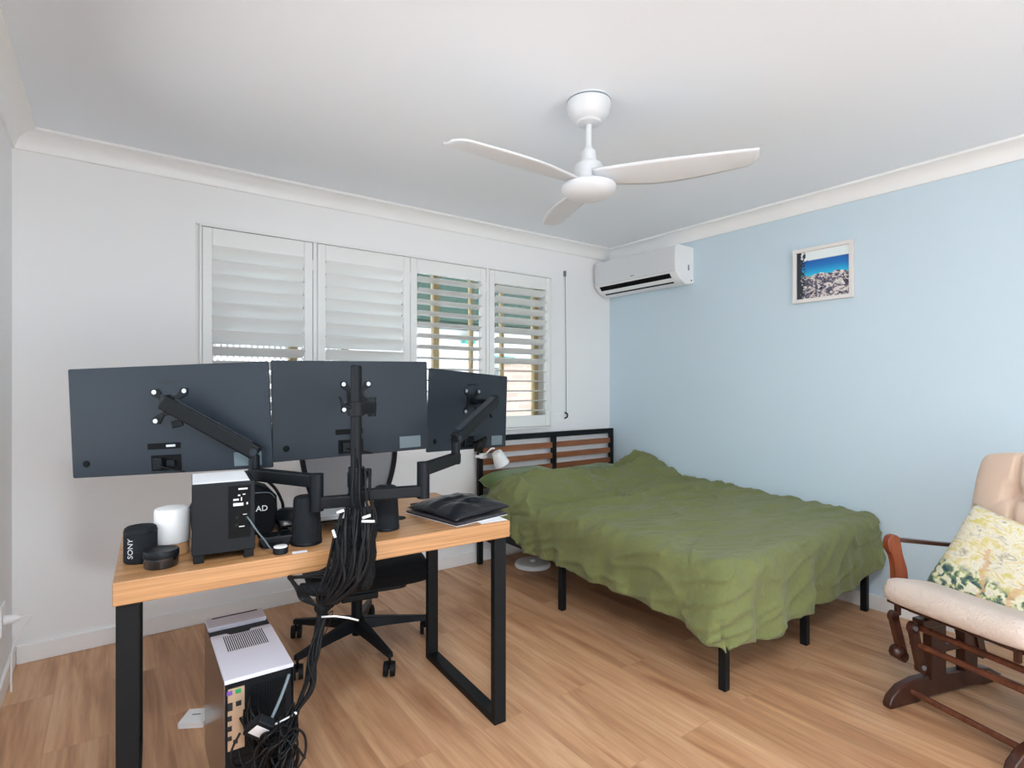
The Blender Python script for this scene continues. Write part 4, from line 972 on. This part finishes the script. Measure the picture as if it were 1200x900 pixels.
# duvet cover
TX0, TX1, TY0, TY1 = 2.055, 3.395, 1.315, 2.96
def topz(x, y):
    t = (y-TY0)/(TY1-TY0); s = (x-TX0)/(TX1-TX0)
    z = .515 + .020*s + .035*t + .05*max(0, s-.6)*t
    # bulge over the pillow end
    b = math.exp(-((y-2.80)/.17)**2); z += .095*b*(.75+.25*math.sin(s*5+.8)) 
    z -= .04*math.exp(-((y-2.52)/.12)**2)*(.5+.5*math.sin(s*6))
    # bunched ridge towards the far head corner
    z += .075*math.exp(-((x-3.27)/.12)**2 - ((y-2.85)/.13)**2)
    return z
def drape(u, v):
    dl, dr, df = .325, .16, .385
    s = -dl + u*(TX1-TX0+dl+dr); t = -df + v*(TY1-TY0+df)
    W = TX1-TX0; Ln = TY1-TY0
    xc = min(max(s, 0), W); yc = max(t, 0)
    ox, oy = s-xc, t-yc                                    # overhang
    p = Vector((TX0+xc, TY0+yc, topz(TX0+xc, TY0+yc)))
    ax, ay = abs(ox), abs(oy); r = (ax**5+ay**5)**(1/5)
    nz = lambda a, b, c: noise.noise(Vector((a, b, c)))
    if r > 1e-6:
        dx, dy = ox/ (ax+ay), oy/(ax+ay); k = math.hypot(dx, dy); dx /= k; dy /= k
        Rr = .075 if ax >= ay else .070; arc = min(r, Rr*PI/2); a = arc/Rr
        out = Rr*math.sin(a); down = Rr*(1-math.cos(a)); rest = r-arc
        flare = .012*(rest/.3)
        out += flare*(1.0 if ay < ax else .9)
        # hanging folds grow towards the hem
        side = (yc if ax > ay else xc)
        g = min(1, rest/.2)
        crn = min(ax, ay)/max(r, 1e-6)
        f1 = nz(side*5.5, 1.7 if ax > ay else 8.2, rest*.8)
        fold = g*(.022*f1 + .012*math.sin(side*30+nz(side*3, 3, 0)*6)*(.4+.6*max(0, nz(side*1.7, 6, 0)+.5))) - g*crn*.012
        if ax >= ay: 
            hd = max(0, (yc-1.05)/.6); fold += g*hd*.020*math.sin(side*46)
        out += fold + .006*g
        down += rest*(.95 + .05*nz(side*2.2, 5, 1))
        if ay > ax: down -= .05*math.sin(min(1, max(0, xc/W))*PI*.0)*g
        # hem undulation, shorter to the head on the side
        if ax >= ay: down *= (1 - .05*max(0, yc/Ln-.15) + .05*nz(side*3.1, 9, 2)*g)
        else:
            down *= (.93 + .07*nz(side*4.3, 4, 2)*g + .10*math.exp(-((xc/W-.14)/.1)**2)*g - .05*math.exp(-((xc/W-.02)/.05)**2)*g - .12*max(0, xc/W-.8)*5*g)
        p += Vector((dx*out, dy*out, -down))
    else:
        pass
    if r > 1e-6:
        cw = math.exp(-((t+.12)/.20)**2)*math.exp(-((s+.16)/.22)**2); p.x -= .085*g*cw; p.y += .03*g*cw; p.z -= .055*g*cw
        cs = math.exp(-(min(s, t)*0+max(s, 0)/.25)**2) if oy < 0 and ax == 0 else 0
    if oy < 0 and ax == 0:
        fw = .35+.65*math.exp(-((s-.35)/.45)**2)
        p.y -= .017*g*fw*math.sin(s*27 + (r-.2)*3.0 + 1.5*nz(s*2, 1, 0)); p.x += .006*g*fw*math.cos(s*27)
    if ox < 0 and ay == 0:
        hw2 = math.exp(-((t-1.45)/.30)**2)
        p.x -= .020*g*hw2*math.sin(t*48 + 2*nz(t*3, 2, 0))
    # wrinkles
    e = 1 if r < 1e-6 else max(.3, 1-r*3)
    X, Y = p.x, p.y
    big = nz(X*1.1+nz(X*2, Y*2, 3)*.6, Y*3.2, 0)
    rid = (1-abs(nz(X*2.0+nz(X*3, Y*3, 7)*.8, Y*7.5 + X*2.4, 4))*2.4); rid = max(0, rid)**3
    rid2 = (1-abs(nz(X*4.2+1, Y*11+X*5, 14))*2.4); rid2 = max(0, rid2)**3
    hd = min(1, max(0, (Y-1.7)/1.0))
    p.z += e*(.010*big + rid*(.014+.030*hd) + rid2*(.006+.016*hd))
    for y0_, a_, w_, x0_ in ((2.30, .022, .028, 2.75), (2.16, .016, .022, 3.0), (1.98, .014, .025, 3.05), (1.66, .013, .03, 3.05), (1.50, .010, .025, 2.95)):
        yy_ = Y - y0_ - .10*(X-2.7) - .03*nz(X*3, y0_, 1)
        p.z += e*a_*math.exp(-(yy_/w_)**2)*math.exp(-((X-x0_)/.42)**2)
    d = nz(X*3+Y*1.5, Y*6, p.z*5); d2 = max(0, 1-abs(nz(Y*5+p.z*9, X*6-p.z*9, 2))*2.6)**3
    if r > .03: p.x += (d2*.018)*(-1 if ox < 0 else 0); p.y += d2*.014*(-1 if oy < 0 else 0)
    if p.x > XR-.012: p.x = XR-.012
    return p
cv = MB().grid(drape, 190, 210)
cvo = tag(cv.build('duvet_cover', M['green'], smooth=True, solid=.004), 'rumpled olive green cover draped over the bed', 'bed cover')
# pillows
def pillow(name, label, loc, rot, sx, sy, sz, m, uv=False, parent_kids=None, seed=0):
    def fn(top):
        def f(u, v):
            x, y = (u-.5)*2, (v-.5)*2
            e = max(0, 1-x**4)*max(0, 1-y**4)
            nx = x*(1-.06*(1-y*y)); ny = y*(1-.06*(1-x*x))
            n = noise.noise(Vector((x*1.8+seed, y*1.8, seed)))*.18
            return (nx*sx, ny*sy, (1 if top else -1)*sz*(e**.5)*(1+n) + .0)
        return f
    mm = MB().grid(fn(True), 26, 26, uv=uv).grid(fn(False), 26, 26, uv=uv); bmesh.ops.remove_doubles(mm.bm, verts=mm.bm.verts, dist=.0004)
    o = mm.build(name, m, smooth=True); o.location = loc; o.rotation_euler = rot
    return o
tag(pillow('bed_pillow', '', (2.37, 3.05, .582), (R(5), 0, R(2)), .31, .170, .080, M['green2'], seed=1), 'green pillow at the near side of the headboard', 'pillow', 'green bed pillows')
tag(pillow('bed_pillow', '', (3.06, 3.045, .562), (R(4), 0, R(-2)), .31, .172, .064, M['green2'], seed=5), 'green pillow by the blue wall, mostly under the cover', 'pillow', 'green bed pillows')

# reading lamp on the headboard post
rl = thing('reading_lamp', 'small white clip-on reading lamp on the headboard post', 'lamp', (2.098, 3.205, .76))
MB().box((-.022, -.006, -.018), (.022, .018, .018)).build('clip', M['white'], rl, bevel=.004)
MB().cyl((-.060, .0, .0), (-.02, .0, .0), .010, n=14).build('pivot_knob', M['white'], rl, auto=True)
MB().tube(catmull([(0, -.004, .0), (.01, -.04, .03), (.03, -.06, .055), (.05, -.07, .055)]), .006, 8).build('lamp_arm', M['white'], rl, smooth=True)
sd = MB(); sd.lathe([(.032, .035), (.036, .034), (.056, -.062), (.054, -.062), (.034, .030)], n=30)
bmesh.ops.transform(sd.bm, matrix=Matrix.Translation((.075, -.08, .0)) @ Matrix.Rotation(R(-28), 4, 'Y'), verts=sd.bm.verts)
sd.build('lamp_shade', M['lamp'], rl, auto=True)
# white tub under the bed
tb = thing('plastic_lid', 'pale round plastic lid lying under the near side of the bed', 'lid', (2.375, 3.00, 0))
MB().lathe([(.002, .012), (.11, .012), (.116, .006), (.118, .0), (.124, .0), (.124, .012), (.116, .026), (.10, .030), (.002, .031)], n=44).build('lid_disc', M['white'], tb, auto=True)
MB().lathe([(.002, .031), (.018, .031), (.018, .040), (.014, .043), (.002, .043)], n=24).build('lid_knob', M['white'], tb, auto=True)

# ================================================================== GLIDER CHAIR
gc = thing('glider_chair', 'dark cherry wood glider rocking chair with cream cushions', 'rocking chair', (2.70, .516, 0), R(163))
# local: +x forward, -y is the side towards the bed
def skid(y):
    out = [(.36, 0), (.365, .018), (.350, .045), (.30, .078), (.22, .094), (.10, .092), (-.10, .085), (-.22, .065), (-.29, .030), (-.30, .008), (-.29, 0), (-.18, 0), (-.14, .010), (.16, .010), (.22, 0)]
    MB().prism(out, XZY, y-.017, y+.017).build('skid', M['cherry'], gc, bevel=.006, seg=3)
YA, YB2 = -.250, .150
skid(YA); skid(YB2)
def rod(a, b, r, nm='rod', m='rodw'): MB().cyl(a, b, r, n=14).build(nm, M[m], gc, auto=True)
rod((.245, YA, .05), (.245, YB2, .05), .0115, 'stretcher'); rod((-.20, YA, .05), (-.20, YB2, .05), .0115, 'stretcher')
for y, s_ in ((YA, 1), (YB2, -1)):
    # base uprights
    MB().box((.06, y-.012, .08), (.145, y+.024, .315)).build('upright', M['cherry'], gc, bevel=.003)
    MB().box((-.13, y-.012, .08), (-.05, y+.024, .315)).build('upright', M['cherry'], gc, bevel=.003)
    MB().box((-.15, y-.016, .290), (.20, y+.030, .325)).build('base_rail', M['cherry'], gc, bevel=.004)
    MB().box((-.05, y-.006, .175), (.06, y+.016, .205)).build('brace', M['cherry'], gc, bevel=.002)
    # swing links with rounded ends
    for dx in (.235, -.12):
        for yy, y2 in ((y-.030*s_, y+.022 if s_ > 0 else y+.056), ):
            m = MB(); a = Vector((dx+.05, yy, .335)); b = Vector((dx-.005, yy, .165))
            m.bar(a, b, .034, .020, up=(0, 1, 0)); m.cyl(a-Vector((0, .010, 0)), a+Vector((0, .010, 0)), .021, n=18); m.cyl(b-Vector((0, .010, 0)), b+Vector((0, .010, 0)), .021, n=18)
            m.build('swing_link', M['cherry'], gc, auto=True)
            m = MB(); a = Vector((dx+.015, y2, .305)); b = Vector((dx-.03, y2, .145))
            m.bar(a, b, .036, .020, up=(0, 1, 0)); m.cyl(a-Vector((0, .010, 0)), a+Vector((0, .010, 0)), .023, n=18); m.cyl(b-Vector((0, .010, 0)), b+Vector((0, .010, 0)), .023, n=18)
            m.build('swing_link', M['cherry'], gc, auto=True)
            MB().cyl((dx-.03, y2+.008, .145), (dx-.03, y2+.016, .145), .009, n=12).cyl((dx+.015, y2+.008, .305), (dx+.015, y2+.016, .305), .009, n=12).build('bolt', M['silver'], gc, auto=True)
    MB().cyl((.255, y-.052*s_, .185), (.255, y-.018*s_, .185), .026, n=8).build('lock_knob', M['cherry'], gc, auto=True)
    MB().bar((.26, y-.03, .335), (.26, y-.03, .40), .018, .018, up=(1, 0, 0)).bar((.15, y+.01, .325), (.15, y+.01, .385), .018, .018, up=(1, 0, 0)).build('hanger', M['cherry'], gc, bevel=.002)
    MB().bar((.30, y-.030, .405), (-.24, y-.030, .330), .030, .035).build('seat_rail', M['cherry'], gc, bevel=.004)
rod((.205, YA, .295), (.205, YB2, .295), .012, 'stretcher'); rod((.225, YA, .235), (.225, YB2, .235), .012, 'stretcher')
rod((.19, YA-.03, .352), (.19, YB2, .352), .014, 'stretcher', 'cherry'); 
MB().box((.225, YA-.03, .362), (.250, YB2+.03, .390)).build('front_rail', M['cherry'], gc, bevel=.003)
# arms: S-shaped post and sloping rail
for y in (-.315, .235):
    post = [(.235, .36), (.160, .36), (.165, .44), (.172, .50), (.195, .560), (.205, .600), (.215, .632), (.240, .646), (.268, .640), (.280, .618), (.275, .590), (.252, .555), (.240, .50), (.240, .43)]
    # post outline smoothed
    sm = catmull([(a, b, 0) for a, b in post] + [(post[0][0], post[0][1], 0)], 4)[:-1]
    MB().prism([(p.x, p.y) for p in sm], XZY, y-.013, y+.013).build('arm_post', M['cherry2'], gc, bevel=.004)
    MB().bar((.215, y, .622), (-.26, y, .545), .034, .016, over=.0).build('arm_rail', M['cherry'], gc, bevel=.004)
# back frame
for y in (-.23, .16):
    MB().bar((-.20, y, .34), (-.345, y, .93), .028, .034, up=(1, 0, 0)).build('back_post', M['cherry'], gc, bevel=.004)
MB().bar((-.343, -.24, .915), (-.343, .17, .915), .024, .05).build('top_rail', M['cherry'], gc, bevel=.004)
# cushions
def cushion(name, c0, ax, ay, az, hx_, hy_, hz_, m, tuft=None, nx=30, ny=30, pw=8, parent=gc, fl=.30):
    c0, ax, ay, az = Vector(c0), Vector(ax).normalized(), Vector(ay).normalized(), Vector(az).normalized()
    def fn(top):
        def f(u, v):
            x, y = (u-.5)*2, (v-.5)*2
            e = max(0, 1-abs(x)**pw)*max(0, 1-abs(y)**pw)
            h = hz_*e**fl
            if top and tuft: h *= tuft(x, y)
            cr = 1-.10*(abs(x)**3)*(abs(y)**3)
            return c0 + ax*x*hx_*cr + ay*y*hy_*cr + az*(h if top else -h*.8)
        return f
    mm = MB().grid(fn(True), nx, ny).grid(fn(False), nx, ny); bmesh.ops.remove_doubles(mm.bm, verts=mm.bm.verts, dist=.0004)
    return mm.build(name, m, parent, smooth=True)
sa = R(12)
cushion('seat_cushion', (.088, -.050, .396), (math.cos(sa), 0, math.sin(sa)), (0, 1, 0), (-math.sin(sa), 0, math.cos(sa)), .285, .262, .058, M['fleece'])
ba = math.atan2(.62, -.13)
def tf(x, y):
    ys = min(abs(y-.34), abs(y+.34)); seam = 1-.42*math.exp(-(ys/.035)**2)
    row = 1-.62*math.exp(-((x-.42)**2+ys*ys)/.012)-.25*math.exp(-((x-.42+ys*.8)/.03)**2)*math.exp(-(ys/.25)**2)
    return max(.1, seam*row)
cushion('back_cushion', (-.205, -.045, .690), (math.cos(ba), 0, math.sin(ba)), (0, 1, 0), (math.sin(ba), 0, -math.cos(ba)), .295, .240, .060, M['suede'], tf, 60, 60)
# scatter pillow leaning on the back cushion
gx = Matrix.Rotation(R(163), 4, 'Z')
pl = pillow('scatter_cushion', '', (0, 0, 0), (0, 0, 0), .20, .20, .060, M['pilw'], uv=True, seed=3)
nrm = Vector((math.sin(R(118)), 0, -math.cos(R(118))))            # local outward normal (forward and up)
upv = Vector((math.cos(R(118)), 0, math.sin(R(118))))
xv = Vector((0, 1, 0)).cross(Vector((0, 0, 0))) if False else Vector((0, 1, 0))
rot3 = Matrix((xv, upv, xv.cross(upv))).transposed().to_4x4()
loc = Vector((.020, -.062, .560))
pl.matrix_basis = Matrix.Translation((2.70, .516, 0)) @ gx @ Matrix.Translation(loc) @ rot3 @ Matrix.Rotation(R(-12), 4, 'Z')
tag(pl, 'square cushion printed with painted trees on the glider chair', 'cushion')

# ================================================================== LIGHT
W = bpy.data.worlds.new('World'); bpy.context.scene.world = W; W.use_nodes = True
bgn = W.node_tree.nodes['Background']; bgn.inputs['Color'].default_value = (.80, .905, 1, 1); bgn.inputs['Strength'].default_value = 3.0
sun = bpy.data.lights.new('sun', 'SUN'); sun.energy = 16; sun.angle = R(1); sun.color = (.93, .96, 1)
so = bpy.data.objects.new('sun', sun); COL.objects.link(so); so.rotation_euler = (R(-14), R(-4), 0)
def portal(name, loc, rot, sx, sy):
    l = bpy.data.lights.new(name, 'AREA'); l.shape = 'RECTANGLE'; l.size = sx; l.size_y = sy; l.cycles.is_portal = True
    o = bpy.data.objects.new(name, l); COL.objects.link(o); o.location = loc; o.rotation_euler = rot
cl = thing('fill_light', 'round white fill light added overhead, unseen behind the camera', 'fill light', (.05, -.15, ZC))  # unseen fixture added as fill to brighten the room
MB().lathe([(.01, 0), (.19, 0), (.19, -.03), (.18, -.035), (.01, -.035)], n=40).build('fill_base', M['white'], cl, auto=True)
dm = bpy.data.materials.new('fill_glow'); dm.use_nodes = True
dm.node_tree.nodes['Principled BSDF'].inputs['Emission Color'].default_value = (1, .98, .95, 1); dm.node_tree.nodes['Principled BSDF'].inputs['Emission Strength'].default_value = 3
MB().lathe([(.17, -.035), (.165, -.06), (.12, -.085), (.05, -.095), (.002, -.096)], n=40).build('fill_diffuser', dm, cl, smooth=True)
ll = bpy.data.lights.new('fill_lamp', 'AREA'); ll.shape = 'DISK'; ll.size = .34; ll.energy = 42; ll.color = (.86, .93, 1); ll.spread = PI  # lamp giving the added fill
lo_ = bpy.data.objects.new('fill_lamp', ll); COL.objects.link(lo_); lo_.location = (.05, -.15, ZC-.105)
portal('window_portal', ((WX0+WX1)/2, YB+.19, (WZ0+WZ1)/2), (R(-90), 0, 0), WX1-WX0, WZ1-WZ0)
portal('added_window_portal', (XL-T+.01, (LY0+LY1)/2, (LZ0+LZ1)/2), (0, R(-90), 0), LZ1-LZ0, LY1-LY0)
portal('opening_portal', ((XL+.05+XR-.8)/2, YF-.1, 1.1), (R(90), 0, 0), XR-.8-XL-.05, 2.2)

# ================================================================== CAMERA
cam = bpy.data.cameras.new('camera'); co = bpy.data.objects.new('camera', cam); COL.objects.link(co)
cam.sensor_width = 36; cam.sensor_fit = 'HORIZONTAL'; cam.lens = FPX/1200*36
cam.shift_y = (HORIZ-450)/1200; cam.clip_start = .05
co.location = (0, 0, EYE); co.rotation_euler = (R(90), 0, -math.atan2(SA, CA))
sc = bpy.context.scene; sc.camera = co
sc.view_settings.view_transform = 'Standard'; sc.view_settings.look = 'None'; sc.view_settings.gamma = 1; sc.view_settings.exposure = .27
sc.view_settings.use_curve_mapping = False
sc.cycles.max_bounces = 12; sc.cycles.diffuse_bounces = 8; sc.cycles.transparent_max_bounces = 16
sc.cycles.caustics_reflective = False; sc.cycles.caustics_refractive = False
